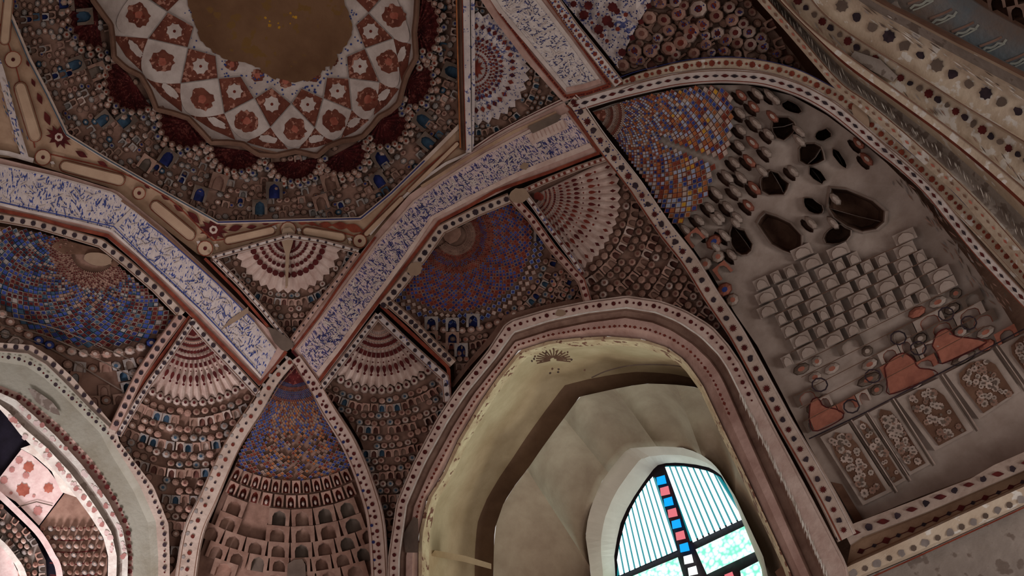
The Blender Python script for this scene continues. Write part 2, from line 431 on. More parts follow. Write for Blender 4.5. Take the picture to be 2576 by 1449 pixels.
def emit(T, name, cells, surf='shell', limit=300, rest='small_pieces'):
    """cells: (quad 4x2 px [u0v0,u1v0,u1v1,u0v1], template, base inset, relief, [mats]); the largest become parts"""
    if not cells: return
    ar = [abs(np.cross(c[0][2] - c[0][0], c[0][3] - c[0][1])) for c in cells]
    order = np.argsort(ar)[::-1]
    pts, ds = [], []
    for c in cells:
        q, t = c[0], c[1]
        uvd = np.array(t[0]); u, v = uvd[:, :1], uvd[:, 1:2]
        pts.append(q[0] * (1 - u) * (1 - v) + q[1] * u * (1 - v) + q[2] * u * v + q[3] * (1 - u) * v)
        ds.append(c[2] + c[3] * uvd[:, 2])
    V = P3(np.concatenate(pts), np.concatenate(ds), surf)
    off = np.r_[0, np.cumsum([len(p) for p in pts])]
    def geo(i):
        c = cells[i]; v = V[off[i]:off[i + 1]]; f = c[1][1]
        k = f[len(f) // 2]
        nrm = np.cross(v[k[1]] - v[k[0]], v[k[2]] - v[k[0]])
        q = c[0]; flip = np.cross(q[1] - q[0], q[3] - q[0]) > 0
        return v, ([g[::-1] for g in f] if flip else f), c[1][2], c[4]
    for i in order[:limit]:
        v, f, mi, m = geo(i); T.mesh(name, v, f, m, mi)
    rem = order[limit:]
    if len(rem):
        vs, fs, ms, names, k = [], [], [], [], 0
        for i in rem:
            v, f, mi, m = geo(i); vs.append(v)
            fs += [tuple(x + k for x in g) for g in f]; k += len(v)
            for x in m:
                if x not in names: names.append(x)
            ms += [names.index(m[a]) for a in mi]
        T.mesh(rest, np.concatenate(vs), fs, names, ms, kind='stuff')
def polar(c, a0, a1, radii, n, clip, pick, tpl=DIA, d=-.05, rel=.03, sx=1.0, sy=1.0, rot=0, stagger=True, over=1.0, holes=(), cell=None, jit=0, dfn=None):
    """rings of cells round c (px): radii list; n per ring or cell size in px"""
    out = []; c = np.array(c, float); cr, sr = math.cos(rot), math.sin(rot)
    M = np.array([[cr * sx, sr * sx], [-sr * sy, cr * sy]])
    def pt(a, r): return c + (np.array([math.cos(a) * r, math.sin(a) * r]) @ M)
    for j in range(len(radii) - 1):
        r0, r1 = radii[j], radii[j + 1]; rm, hw = (r0 + r1) / 2, (r1 - r0) / 2 * over
        k = n if cell is None else max(2, int(abs(a1 - a0) * rm / cell))
        da = (a1 - a0) / k
        for i in range(-1, k + 1):
            a = a0 + da * (i + (.5 if (stagger == 'all' or (stagger is True and j % 2)) else 0))
            q = np.array([pt(a, rm - hw), pt(a + da, rm - hw), pt(a + da, rm + hw), pt(a, rm + hw)])
            if jit: q = q + np.array([rnd.uniform(-jit, jit), rnd.uniform(-jit, jit)])
            m = q.mean(0)
            if m[0] < -60 or m[0] > W + 60 or m[1] < -90 or m[1] > H + 130: continue
            if not inpoly(m, clip)[0] or any(inpoly(m, h)[0] for h in holes): continue
            x = pick(j, i, m)
            if x is None: continue
            t = tpl(j, i) if callable(tpl) else tpl
            out.append((q, t, (d(j) if callable(d) else d) + (dfn(m) if dfn else 0), rel * rnd.uniform(.7, 1.2), x))
    return out
def circle(cx, cy, rx, ry=None, n=20, rot=0, wob=0):
    ry = ry or rx; out = []
    for i in range(n):
        a = 2 * math.pi * i / n; k = 1 + rnd.uniform(-wob, wob)
        x, y = rx * math.cos(a) * k, ry * math.sin(a) * k
        out.append((cx + x * math.cos(rot) - y * math.sin(rot), cy + x * math.sin(rot) + y * math.cos(rot)))
    return out
exec_parts = []
def fan(T, name, c, a0, a1, r0, r1, nfl, amp, clip, mats, d=-.06, zig=0, sx=1, sy=1, rot=0, nr=10, mi_fn=None, surf='shell', dr=0.0, skirt=True):
    """fluted half-dome of plaster: nfl ribs fanning from c between the angles a0..a1"""
    c = np.array(c, float); k = nfl * 4; cr, sr = math.cos(rot), math.sin(rot)
    M = np.array([[cr * sx, sr * sx], [-sr * sy, cr * sy]])
    A = np.linspace(a0, a1, k + 1); Rr = np.linspace(r0, r1, nr + 1)
    pts, ds = [], []
    for j, r in enumerate(Rr):
        for i, a in enumerate(A):
            ph = (i % 4) / 4
            rr = r + zig * (1 - abs(ph * 2 - 1)) * (r / r1) ** 3
            pts.append(c + (np.array([math.cos(a), math.sin(a)]) * rr) @ M)
            ds.append(d + amp * math.sin(math.pi * ph) * (.25 + .75 * (r - r0) / (r1 - r0)) + dr * (r - r0) / (r1 - r0))
    if skirt:
        for i, a in enumerate(A):
            pts.append(pts[nr * (k + 1) + i]); ds.append(d - .2)
    pts = np.array(pts); V = P3(pts, ds, surf); f, mi = [], []
    rows = nr + (1 if skirt else 0)
    for j in range(rows):
        for i in range(k):
            q = (j * (k + 1) + i, j * (k + 1) + i + 1, (j + 1) * (k + 1) + i + 1, (j + 1) * (k + 1) + i)
            if inpoly(pts[list(q)].mean(0), clip)[0]: f.append(q); mi.append(mi_fn(j, i) if mi_fn else 0)
    if f: return T.mesh(name, V, f, mats, mi)
def fanpt(c, a, r, sx=1, sy=1, rot=0):
    cr, sr = math.cos(rot), math.sin(rot); x, y = math.cos(a) * r * sx, math.sin(a) * r * sy
    return c[0] + x * cr - y * sr, c[1] + x * sr + y * cr
def fan_motifs(T, c, a0, a1, n, rows, clip, d, sx=1, sy=1, rot=0, mats=('red_paint',)):
    """rows: (radius, size, kind)"""
    for r, s, kind in rows:
        for i in range(n):
            a = a0 + (a1 - a0) * (i + .5) / n
            x, y = fanpt(c, a, r, sx, sy, rot)
            if inpoly([(x, y)], clip)[0]:
                motif(T, x, y, s, kind, rnd.choice(mats), d, a + rot)
D2 = math.radians
# ================================================================== structure: the plaster shell behind everything
OCT = [(2, -40), (10, 0), (70, 144), (117, 234), (170, 336), (274, 401), (421, 484), (548, 556), (720, 552), (905, 547), (984, 482), (1068, 400), (1152, 312), (1150, 200), (1147, 0), (1147, -60)]
NICHE = [(1052, 1640), (1053, 1349), (1074, 1256), (1114, 1192), (1154, 1105), (1211, 1008), (1251, 950), (1305, 882), (1381, 858), (1450, 850), (1528, 846), (1615, 853), (1678, 874), (1722, 905), (1766, 965), (1850, 1140), (1925, 1300), (2016, 1640)]
LARCH = [(-40, 960), (0, 992), (60, 1030), (100, 1068), (187, 1159), (264, 1255), (300, 1326), (314, 1399), (310, 1640), (-40, 1640)]
def shell():
    nA, nE = 340, 130; pts = []
    O = SC + np.array([0, 0, .0]); D = []
    for j in range(nE + 1):
        e = -0.12 + (math.pi / 2 + .12) * j / nE
        for i in range(nA):
            a = 2 * math.pi * i / nA
            D.append((math.cos(a) * math.cos(e), math.sin(a) * math.cos(e), math.sin(e)))
    D = np.array(D); V = hit(O, D, -.55) + EYE

    q = (V - EYE) @ np.linalg.inv(R).T
    px = np.stack([q[:, 0] / np.maximum(q[:, 2], .01) * F + W / 2, q[:, 1] / np.maximum(q[:, 2], .01) * F + H / 2], 1)
    px[q[:, 2] < .05] = -9999
    f = [(j * nA + i, j * nA + (i + 1) % nA, (j + 1) * nA + (i + 1) % nA, (j + 1) * nA + i)[::-1] for j in range(nE) for i in range(nA)]
    m = px[np.array(f)].mean(1); gone = np.zeros(len(f), bool)
    top = OCT[:-1] + [(1147, -60), (1120, -260), (960, -420), (690, -480), (400, -440), (160, -300), (20, -150)]
    for h in (top, NICHE, LARCH): gone |= inpoly(m, h)
    f = [q for q, g in zip(f, gone) if not g]
    struct('ceiling', V, f, 'brown', label='brown plaster vault shell behind the ribs and carved cells', smooth=True)
shell()
patch(Thing('x', (690, 20)), 'x', circle(690, 20, 735, 560, n=44), -.42, 'bare_brown', 45, .05, surf='dome', structure='ceiling', label='bare plaster of the small dome behind the medallion')
bpy.data.objects.remove(THINGS.pop().o)
# ================================================================== the painted medallion of the dome
T = Thing('dome_medallion', (690, 200), 'round painted medallion of white kites with brown flowers, its middle bare brown plaster', 'medallion', surf='dome')
RINGP = [(222, -60), (234, 0), (258, 34), (279, 62), (284, 100), (287, 144), (318, 172), (354, 190), (376, 228), (394, 274), (436, 284), (474, 297), (506, 330), (531, 358), (575, 358), (611, 362), (650, 388), (695, 391), (745, 380), (798, 392), (825, 368), (860, 354), (890, 350), (913, 342), (935, 318), (953, 294), (980, 280), (1004, 258), (1012, 225), (1022, 190), (1047, 144), (1044, 110), (1042, 83), (1047, 40), (1049, 0), (1046, -60)]
patch(T, 'medallion_ground', RINGP + [(640, -90)], -.10, 'white', 40, 0, surf='dome', label='white plaster ground')
S = [(340, -22), (372, 97), (454, 210), (564, 286), (680, 321), (792, 322), (885, 277), (955, 207), (990, 97), (985, -30)]
I = [(422, 30), (473, 120), (549, 197), (640, 247), (733, 261), (813, 247), (877, 197), (918, 122), (927, 33)]
TT = [(488, 67), (543, 140), (606, 192), (683, 220), (758, 222), (822, 194), (872, 142), (895, 63)]
B = [(293, 66), (362, 190), (474, 286), (613, 350), (738, 372), (846, 350), (931, 296), (1003, 209), (1031, 92)]
FL = [(348, 37), (408, 155), (508, 250), (620, 305), (742, 325), (840, 305), (925, 250), (978, 155), (992, 40)]
def shrink(poly, k=.985):
    q = np.array(poly, float); c = q.mean(0); return [tuple(x) for x in c + (q - c) * k]
for k in range(9):
    a, b, m = np.array(S[k], float), np.array(S[k + 1], float), np.array(B[k], float)
    arc = []
    for t in np.linspace(0, 1, 12)[1:-1]:
        u = 2 * t - 1; ctr = (a + b) / 2
        prof = (1 - abs(u) ** 1.9)
        arc.append(tuple(a + (b - a) * t + (m - ctr) * prof))
    poly = shrink([I[k], S[k]] + arc + [S[k + 1]])
    patch(T, 'kite_panel', poly, -.07, 'white', 30, .05, surf='dome', label='white kite panel with a brown flower')
    motif(T, *FL[k], (33 if k in (0,) else 31, 29), 'rag', 'red_field', -.065, rnd.random(), 'dome')
    motif(T, FL[k][0], FL[k][1], 11, 'blob', 'rose', -.060, rnd.random(), 'dome')
    for _ in range(3): motif(T, FL[k][0] + rnd.uniform(-18, 18), FL[k][1] + rnd.uniform(-18, 18), 3.5, 'dot', 'red_paint', -.060, 0, 'dome')
for k in range(8):
    poly = shrink([I[k], S[k + 1], I[k + 1], TT[k]], .96)
    patch(T, 'diamond_panel', poly, -.075, 'red_field', 30, .05, surf='dome', label='rusty red diamond panel with a white flower')
    c = np.array(poly).mean(0)
    motif(T, c[0], c[1], 19, 'flower', 'white', -.070, rnd.random(), 'dome')
    motif(T, c[0], c[1], 4, 'dot', 'red_paint', -.066, 0, 'dome')
for poly in ([(927, 33), (975, -25), (930, -70), (884, -10)], [(422, 30), (350, -20), (420, -70), (468, -16)]):
    patch(T, 'diamond_panel', shrink(poly, .96), -.075, 'red_field', 30, .05, surf='dome')
    c = np.array(poly).mean(0); motif(T, c[0], c[1], 18, 'flower', 'white', -.070, 0, 'dome')
TR = [(284, 90, 362, 185), (368, 198, 458, 282), (478, 290, 592, 352), (620, 358, 725, 376), (752, 374, 840, 356), (858, 348, 928, 302), (940, 290, 1003, 224), (1010, 205, 1034, 112)]
for k, (x0, y0, x1, y1) in enumerate(TR):
    s = S[k + 1]; m = ((x0 + x1) / 2, (y0 + y1) / 2); o = ((x0 + x1) / 2 + ((x0 + x1) / 2 - s[0]) * .12, (y0 + y1) / 2 + ((y0 + y1) / 2 - s[1]) * .12)
    patch(T, 'spandrel_panel', [s, (x0, y0), o, (x1, y1)], -.085, 'red_field', 30, .04, surf='dome', label='red three-sided panel with a white sprig')
    c = (s[0] * .36 + m[0] * .64, s[1] * .36 + m[1] * .64)
    motif(T, c[0], c[1], (min(27, .23 * math.hypot(x1 - x0, y1 - y0)), 10), 'rag', 'white', -.062, math.atan2(y1 - y0, x1 - x0), 'dome')
for x, y in [(583, 162), (648, 190), (718, 205), (790, 190), (835, 150)]:
    motif(T, x, y, 17, 'rag', 'red_field', -.09, 0, 'dome'); motif(T, x, y, 8, 'blob', 'rose', -.085, 0, 'dome')
for lst in (S[:], ):
    for k in range(9):
        strokes(T, [S[k], I[k]], 2.4, 'petal_grey', -.058, 'dome'); strokes(T, [S[k + 1], I[k]], 2.4, 'petal_grey', -.058, 'dome')
for k in range(8): strokes(T, [I[k], TT[k], I[k + 1]], 2.4, 'petal_grey', -.058, 'dome', False)
for _ in range(260):
    a = rnd.uniform(0, 3.14); r = rnd.uniform(160, 250)
    motif(T, 680 + math.cos(a) * r * 1.0, 20 + math.sin(a) * r, rnd.uniform(1.5, 3), 'dot', 'blue', -.088, 0, 'dome')
raw = [(462, -80), (468, -20), (480, 30), (495, 65), (503, 92), (517, 114), (545, 137), (565, 150), (600, 154), (628, 163), (645, 170), (662, 182), (688, 198), (705, 200), (730, 205), (775, 203), (800, 190), (815, 176), (824, 164), (830, 178), (846, 160), (850, 138), (866, 120), (885, 92), (886, 60), (880, 30), (866, 8), (858, -80)]
rr = []
for i in range(len(raw)):
    a, b = np.array(raw[i]), np.array(raw[(i + 1) % len(raw)])
    for t in (0, .33, .66): rr.append(tuple(a + (b - a) * t + np.array([rnd.uniform(-4, 4), rnd.uniform(-4, 4)])))
patch(T, 'bare_centre', rr, -.055, 'bare_brown', 30, .05, surf='dome', label='ragged bare brown plaster where the centre is lost')
for _ in range(9): motif(T, rnd.gauss(705, 24), rnd.gauss(50, 12), rnd.uniform(2, 5), 'blob', 'gold', -.05, 0, 'dome')
p = np.array(RINGP)
band(T, 'ring_moulding', RINGP, 15, [(-1, -.1), (-1, .0), (-.4, .04), (.4, .04), (1, .0), (1, -.1)], 'brown', smooth=False, surf='dome', label='plaster moulding of short arcs round the medallion')
strokes(T, [(590, 356), (640, 372), (700, 386)], 5, 'brown', .02, 'dome')
flush(T)
# ================================================================== muqarnas ring of the dome
T = Thing('dome_muqarnas_ring', (745, 470), 'ring of small grey and pink muqarnas cells with dark red scalloped shells round the medallion', 'muqarnas', surf='dome')
patch(T, 'backing', OCT, -.215, 'ground', 40, .1, surf='dome', holes=[[tuple(c) for c in (np.array(RINGP[2:-2]) * .94 + np.array([690, 20]) * .06)]] if False else (), label='brown plaster between the cells')
SHELLS = [(a, b, c * 1.06, d * 1.18, e) for a, b, c, d, e in [(222, 44, 88, 62, 172), (318, 222, 80, 60, 145), (458, 324, 76, 56, 123), (594, 394, 70, 46, 98), (745, 420, 66, 44, 84), (872, 396, 66, 50, 62), (975, 318, 70, 56, 44), (1046, 212, 74, 50, 22), (1068, 72, 90, 46, 5)]]
sh_polys = []
for (x, y, hw, dp, ang) in SHELLS:
    # half-ellipse whose chord lies on the ring and whose scalloped rim bulges outwards
    a = D2(ang); ox, oy = math.cos(a), math.sin(a); tx, ty = -oy, ox
    cx, cy = x - ox * dp * .34, y - oy * dp * .34
    N = 22; rim = []
    for i in range(N + 1):
        th = math.pi * i / N; z = 1.0 if i % 2 == 0 else .90
        rim.append((cx + tx * hw * math.cos(th) * .86 * z + ox * dp * math.sin(th) * z, cy + ty * hw * math.cos(th) * .86 * z + oy * dp * math.sin(th) * z))
    sh_polys.append([(cx + (p[0] - cx) * 1.05, cy + (p[1] - cy) * 1.05) for p in rim])
    V, f, mi = [], [], []
    pts, ds = [(cx, cy)], [-.20]
    for r_, dd in ((.35, -.20), (.7, -.17), (1.0, -.10)):
        for i, p in enumerate(rim): pts.append((cx + (p[0] - cx) * r_, cy + (p[1] - cy) * r_)); ds.append(dd + (.035 * r_ if i % 2 else 0))
    pts += [(cx + (p[0] - cx) * 1.06, cy + (p[1] - cy) * 1.06) for p in rim]; ds += [-.02] * (N + 1)
    V = P3(pts, ds, 'dome'); M1 = N + 1
    f = [(0, 1 + i, 2 + i) for i in range(N)]; mi = [0] * N
    for j in range(3):
        f += [(1 + j * M1 + i, 2 + j * M1 + i, 2 + (j + 1) * M1 + i, 1 + (j + 1) * M1 + i) for i in range(N)]; mi += [0 if j < 2 else 1] * N
    T.mesh('scalloped_shell', V, f, ['maroon', 'petal_rose'], mi, label='dark red fluted shell with a zigzag rim')
    # petals standing along the rim
    cl = []
    for i in range(1, N, 2):
        for jj in (1, 2):
            k = 1 + .14 * jj + .02; p = rim[i] if jj != 2 else ((rim[i][0] + rim[min(N, i + 1)][0]) / 2, (rim[i][1] + rim[min(N, i + 1)][1]) / 2)
            qx, qy = cx + (p[0] - cx) * k, cy + (p[1] - cy) * k
            th = math.atan2(qy - cy, qx - cx); s = 8.5 + jj
            u = np.array([-math.sin(th), math.cos(th)]) * s; v = np.array([math.cos(th), math.sin(th)]) * s
            c0 = np.array([qx, qy]); cl.append((np.array([c0 - u - v, c0 + u - v, c0 + u + v, c0 - u + v]), PET6, -.09 - .02 * jj, .09, rnd.choice([('petal', 'red'), ('petal_rose', 'petal'), ('petal', 'petal_rose'), ('petal_grey', 'blue_deep')])))
    emit(T, 'rim_petal', cl, 'dome', 40)
cols = [('petal', 'petal_rose'), ('petal_grey', 'petal'), ('petal_rose', 'petal'), ('petal_brown', 'petal_rose'), ('petal_grey', 'petal_grey'), ('petal_brown', 'petal_brown'), ('petal_grey', 'teal'), ('petal_rose', 'dot_soft'), ('ground', 'petal_rose')]
rad = list(np.arange(388, 720, 17.5))
def pk(j, i, m):
    if rnd.random() < .12: return None
    cb = math.sin(m[0] * .05) * math.sin(m[1] * .06 + m[0] * .02)
    if cb > .5: return rnd.choice([('teal', 'petal_grey'), ('petal_grey', 'blue_deep'), ('petal_grey', 'petal'), ('ground', 'blue_deep')])
    return rnd.choice(cols[:6] + cols[7:])
cl = polar((682, 5), -.35, math.pi + .35, rad, 0, OCT, pk, tpl=lambda j, i: PET6 if (i + j) % 4 else ARC, d=lambda j: -.205 - .01 * (j % 2), rel=.065, cell=19, jit=4, over=.95,
           holes=sh_polys + [[(c[0], c[1]) for c in np.array([690, 0]) + (np.array(RINGP) - np.array([690, 0])) * 1.02]], sy=1.0)
emit(T, 'muqarnas_cell', cl, 'dome', 300)
# larger hollow groups of the second tier
cl = []
for a in range(-12, 196, 17):
    for r_, s in ((478, 21), (522, 19)):
        q = np.array(fanpt((690, 0), D2(a + (4 if r_ > 500 else 0)), r_)); th = D2(a)
        if not inpoly(q, OCT)[0]: continue
        u = np.array([-math.sin(th), math.cos(th)]) * s; v = np.array([math.cos(th), math.sin(th)]) * s
        cl.append((np.array([q - u - v, q + u - v, q + u + v, q - u + v]), ARC, -.14, .10, rnd.choice([('petal_brown', 'stain'), ('stain', 'teal'), ('petal_brown', 'ground'), ('stain', 'blue_deep')])))
emit(T, 'hooded_cell', cl, 'dome')
flush(T)
# ================================================================== octagonal frame of the dome
T = Thing('dome_octagon_frame', (548, 590), 'pale octagonal frame below the dome with red flowers and rounded cushion mouldings', 'frame')
OUT = [(-45, -40), (-30, 0), (0, 90), (40, 190), (100, 300), (108, 378), (160, 424), (300, 456), (420, 512), (524, 600), (560, 604), (722, 560), (905, 600), (960, 560), (1060, 450), (1158, 345), (1160, -60)]
inner = OCT[:14] + [(1147, -60)]
O2 = resample(OUT, n=90, smooth=False); I2 = resample(inner, n=90, smooth=False)
def nearest_pairs(A, Bp):
    return A, Bp
frame_poly = [(-60, -60), (2, -60), (10, 0), (70, 144), (117, 234), (170, 336), (274, 401), (421, 484), (548, 556), (720, 552), (905, 547), (984, 482), (1068, 400), (1152, 312), (1152, -60), (1180, -60), (1176, 384), (1040, 504), (950, 600), (900, 632), (728, 592), (540, 650), (498, 640), (320, 500), (270, 470), (110, 420), (60, 400), (0, 250), (-60, 100)]
patch(T, 'frame_field', frame_poly, -.02, 'tan', 30, .25, label='flat cream and tan plaster field')
band(T, 'inner_fillet', [(4, -40), (12, 0), (72, 144), (119, 234), (168, 338), (274, 404), (421, 488), (548, 560), (720, 555), (907, 550), (984, 486), (1068, 404), (1156, 316)], 9, [(-1, -.2), (-1, .03), (1, .03), (1, -.1)], 'cream', smooth=False, label='thin white and blue fillet')
strokes(T, [(8, 0), (70, 148), (117, 238), (166, 338), (274, 404), (421, 488), (548, 559)], 2.6, 'teal', .04, smooth=False)
strokes(T, [(548, 559), (720, 555), (907, 550), (984, 486), (1068, 404)], 3.2, 'blue_deep', .04, smooth=False)
for pts in ([(88, 372), (70, 290), (35, 150), (0, 60)], [(115, 385), (170, 398), (300, 432), (425, 500), (520, 590), (548, 604), (640, 582), (722, 556), (800, 568), (900, 596)], [(900, 596), (935, 560), (1010, 480), (1100, 400), (1165, 350)]):
    strokes(T, pts, 3.4, 'red', .012)
for x, y, r, rot in ((148, 345, 25, .6), (537, 578, 26, .2)):
    motif(T, x, y, (r * 1.2, r * .85), 'star', 'maroon_paint', .01, rot); motif(T, x, y, 11, 'dot', 'cream', .016); motif(T, x, y, 5, 'dot', 'maroon_paint', .02)
for x, y, r, rot in [(119, 298, 13, 1.2), (100, 248, 11, 1.2), (84, 208, 8, 1.2), (70, 160, 6, 1.2), (205, 388, 12, .5), (258, 412, 10, .5), (330, 440, 6, .5), (370, 470, 6, .6), (415, 497, 8, .6), (450, 524, 11, .6), (487, 547, 15, .8), (592, 574, 13, -.3), (633, 571, 9, -.1), (668, 563, 6, 0), (760, 562, 7, .1), (785, 563, 8, .1), (820, 565, 12, .1), (857, 568, 16, .1), (890, 574, 18, .3), (18, 62, 6, 1.2)]:
    motif(T, x, y, r, 'leaf', 'maroon_paint' if x < 700 else 'red', .01, rot)
def capsule(T, a, b, w, d=-.01, h=.07):
    a, b = np.array(a, float), np.array(b, float); L = np.linalg.norm(b - a); t = (b - a) / L; n = np.array([t[1], -t[0]]); r = w / 2
    o = [a + n * math.cos(x) * r - t * math.sin(x) * r for x in np.linspace(math.pi, 0, 7)][::-1]
    o2 = [b + n * math.cos(x) * r + t * math.sin(x) * r for x in np.linspace(math.pi, 0, 7)]
    o = o + o2; m = (a + b) / 2
    pts, ds = [], []
    for k, dd in ((1, d - .02), (.93, d + h * .6), (.72, d + h)):
        for q in o:
            c = a if np.dot(q - a, t) <= 0 else b
            pts.append(c + (q - c) * k); ds.append(dd)
    N = len(o); f = [(j * N + i, j * N + (i + 1) % N, (j + 1) * N + (i + 1) % N, (j + 1) * N + i) for j in range(2) for i in range(N)] + [tuple(range(2 * N, 3 * N))]
    T.mesh('cushion_moulding', P3(pts, ds), f, ['red', 'cushion'], [0] * 0 + [1] * len(f), smooth=False, label='long rounded cushion outlined in red')
    strokes(T, [tuple(q) for q in o] + [tuple(o[0])], 2.2, 'red', d + .02, smooth=False)
for a, b, w in [((52, 222), (88, 340), 34), ((165, 418), (300, 452), 30), ((392, 518), (478, 590), 29), ((575, 604), (682, 580), 22), ((772, 582), (858, 596), 24), ((22, 0), (12, 100), 26), ((922, 588), (1010, 500), 14), ((1030, 480), (1150, 362), 12)]:
    capsule(T, a, b, w)
for x, y, r in [(33, 150, 20), (108, 396, 19), (350, 486, 15), (516, 625, 18), (725, 578, 19), (905, 606, 16)]:
    patch(T, 'round_boss', circle(x, y, r, n=14), .03, 'cushion', 40, .05, label='round boss with a red dot'); strokes(T, circle(x, y, r + 1, n=14) + [circle(x, y, r + 1, n=14)[0]], 2.2, 'red', .035, smooth=False)
    motif(T, x, y, 5, 'dot', 'maroon_paint', .04)
for x, y in [(132, 410), (500, 610), (545, 618), (690, 572), (752, 578), (880, 602)]: motif(T, x, y, 7, 'diamond', 'white', .02, .4); motif(T, x, y + 7, 4, 'dot', 'cushion', .022)
flush(T)
# ================================================================== ribs with inscription panels
def rib(name, at, label, A, Bq, tip0, tip1, mat, redpath, outer, pan_label):
    T = Thing(name, at, label, 'rib')
    loft(T, 'rib_body', outer[0], outer[1], [(-1, -.3), (-1, .10), (1, .10), (1, -.3)], 'pink', label='cream plaster body')
    return T
# rib A, from the left edge down to the lower crossing
T = Thing('inscribed_rib', (325, 560), 'rib at the left, bright blue lettering on white, with a wedge of bare plaster', 'rib', 'inscribed ribs round the dome')
A_up = [(-60, 398), (0, 412), (130, 440), (287, 484), (400, 578), (510, 678), (620, 785), (695, 880)]
A_lo = [(-60, 505), (0, 517), (67, 534), (170, 556), (278, 582), (347, 644), (425, 716), (501, 786), (580, 868), (655, 952)]
loft(T, 'rib_body', [(-60, 380), (0, 398), (150, 435), (295, 480), (410, 572), (520, 676), (630, 785), (722, 874)], [(-60, 522), (0, 534), (67, 550), (170, 572), (268, 597), (335, 655), (415, 730), (478, 795), (570, 886), (652, 972)], [(-1, -.3), (-1, .10), (1, .10), (1, -.3)], 'pink', smooth=False, label='pinkish plaster body')
loft(T, 'inscription_panel', A_up, A_lo, [(-1, .08), (-1, .13), (-.9, .135), (-.9, .12), (.86, .12), (.86, .135), (1, .13), (1, .08)], ['white', 'script_a'], [0, 0, 0, 1, 0, 0, 0], smooth=False, label='white panel covered in blue lettering')
strokes(T, [(-60, 515), (0, 529), (80, 545), (170, 570), (271, 593), (343, 653), (420, 727), (478, 786), (570, 880), (655, 966)], 9, 'red', .128, smooth=False)
strokes(T, [(655, 966), (690, 925), (720, 884)], 8, 'red', .128, smooth=False)
strokes(T, [(515, 650), (600, 735), (690, 840)], 7, 'red', .128, smooth=False)
strokes(T, [(-60, 497), (0, 508), (150, 540), (286, 570), (355, 638), (425, 702), (510, 783), (640, 925)], 2.6, 'blue', .142, smooth=False)
strokes(T, [(372, 563), (410, 592), (470, 645), (545, 712), (640, 810)], 2.5, 'blue', .138, smooth=False)
patch(T, 'bare_wedge', [(557, 830), (575, 806), (612, 780), (624, 772), (626, 786), (598, 806)], .14, 'repair', 40, .02, label='brown wedge-shaped repair')
patch(T, 'fold_line', [(276, 580), (282, 572), (330, 525), (334, 530), (292, 580)], .137, 'white', 40, .02)
strokes(T, [(306, 504), (340, 528), (400, 577), (501, 668), (560, 722)], 6, 'brown', .135, smooth=False)
SWf = rnd
def curls(T, A, Bq, n, mat, w, L, d=.134):
    a = resample(A, n=60, smooth=False); b = resample(Bq, n=60, smooth=False); m = min(len(a), len(b))
    for _ in range(n):
        i = rnd.randrange(1, m - 2); t = rnd.uniform(.18, .82); p = a[i] + (b[i] - a[i]) * t
        ang = rnd.choice([-.9, -.5, .7, 1.1, 0]) + rnd.uniform(-.3, .3); l = rnd.uniform(.4, 1) * L; c = rnd.uniform(-.4, .4)
        q = [(p[0] + l * s * math.cos(ang + c * s), p[1] + l * s * math.sin(ang + c * s)) for s in (-1, -.3, .4, 1)]
        strokes(T, q, w, mat, d)
curls(T, A_up, A_lo, 150, 'blue', 2.0, 10); curls(T, A_up, A_lo, 90, 'white', 2.6, 16, .137)
flush(T, 'painted_lettering')
# rib B, between the crossings
T = Thing('inscribed_rib', (1040, 580), 'inscribed rib between the two crossings, white scrolls over lilac-blue lettering', 'rib', 'inscribed ribs round the dome')
B_up = [(747, 877), (810, 793), (870, 716), (950, 606), (1040, 505), (1115, 450), (1220, 384), (1330, 326), (1424, 285)]
B_lo = [(802, 947), (850, 888), (905, 812), (1020, 656), (1090, 551), (1190, 500), (1310, 442), (1400, 407), (1491, 371)]
loft(T, 'rib_body', [(728, 872), (790, 796), (850, 716), (905, 640), (960, 570), (1030, 490), (1170, 392), (1300, 318), (1420, 258)], [(800, 968), (860, 892), (915, 817), (968, 745), (1010, 690), (1106, 562), (1200, 512), (1320, 455), (1510, 388)], [(-1, -.3), (-1, .10), (1, .10), (1, -.3)], 'pink', smooth=False, label='pinkish plaster body')
loft(T, 'inscription_panel', B_up, B_lo, [(-1, .08), (-1, .13), (-.86, .135), (-.86, .12), (.74, .12), (.74, .135), (1, .13), (1, .08)], ['pink_white', 'script_b'], [0, 0, 0, 1, 0, 0, 0], smooth=False, label='panel of white scrolls on lilac-blue ground')
strokes(T, [(800, 962), (850, 893), (905, 820), (953, 757), (1005, 688), (1105, 558), (1180, 519), (1247, 480), (1390, 430), (1508, 384)], 8, 'red', .128, smooth=False)
strokes(T, [(1508, 384), (1475, 335), (1432, 278)], 9, 'red', .128, smooth=False)
strokes(T, [(800, 962), (768, 920), (735, 882)], 7, 'maroon_paint', .128, smooth=False)
strokes(T, [(735, 882), (800, 798), (860, 710), (945, 596)], 6, 'red', .128, smooth=False)
strokes(T, [(1060, 470), (1180, 396), (1290, 333), (1400, 283)], 8, 'tan', .128, smooth=False)
curls(T, B_up, B_lo, 420, 'white', 2.2, 13); curls(T, B_up, B_lo, 330, 'blue_deep', 1.8, 7, .137)
patch(T, 'blank_panel', [(1322, 340), (1415, 300), (1432, 322), (1340, 364)], .14, 'pink_white', 40, .02, label='worn blank patch with ghost lettering')
for i in range(9): strokes(T, [(1338 + i * 10, 336 - i * 4), (1345 + i * 10, 352 - i * 4)], 2, 'pink', .145)
patch(T, 'grey_repair', [(1328, 318), (1400, 285), (1412, 292), (1404, 306), (1340, 336)], .142, 'stain', 40, .02)
motif(T, 1320, 418, 11, 'blob', 'repair', .145)
flush(T, 'painted_lettering')
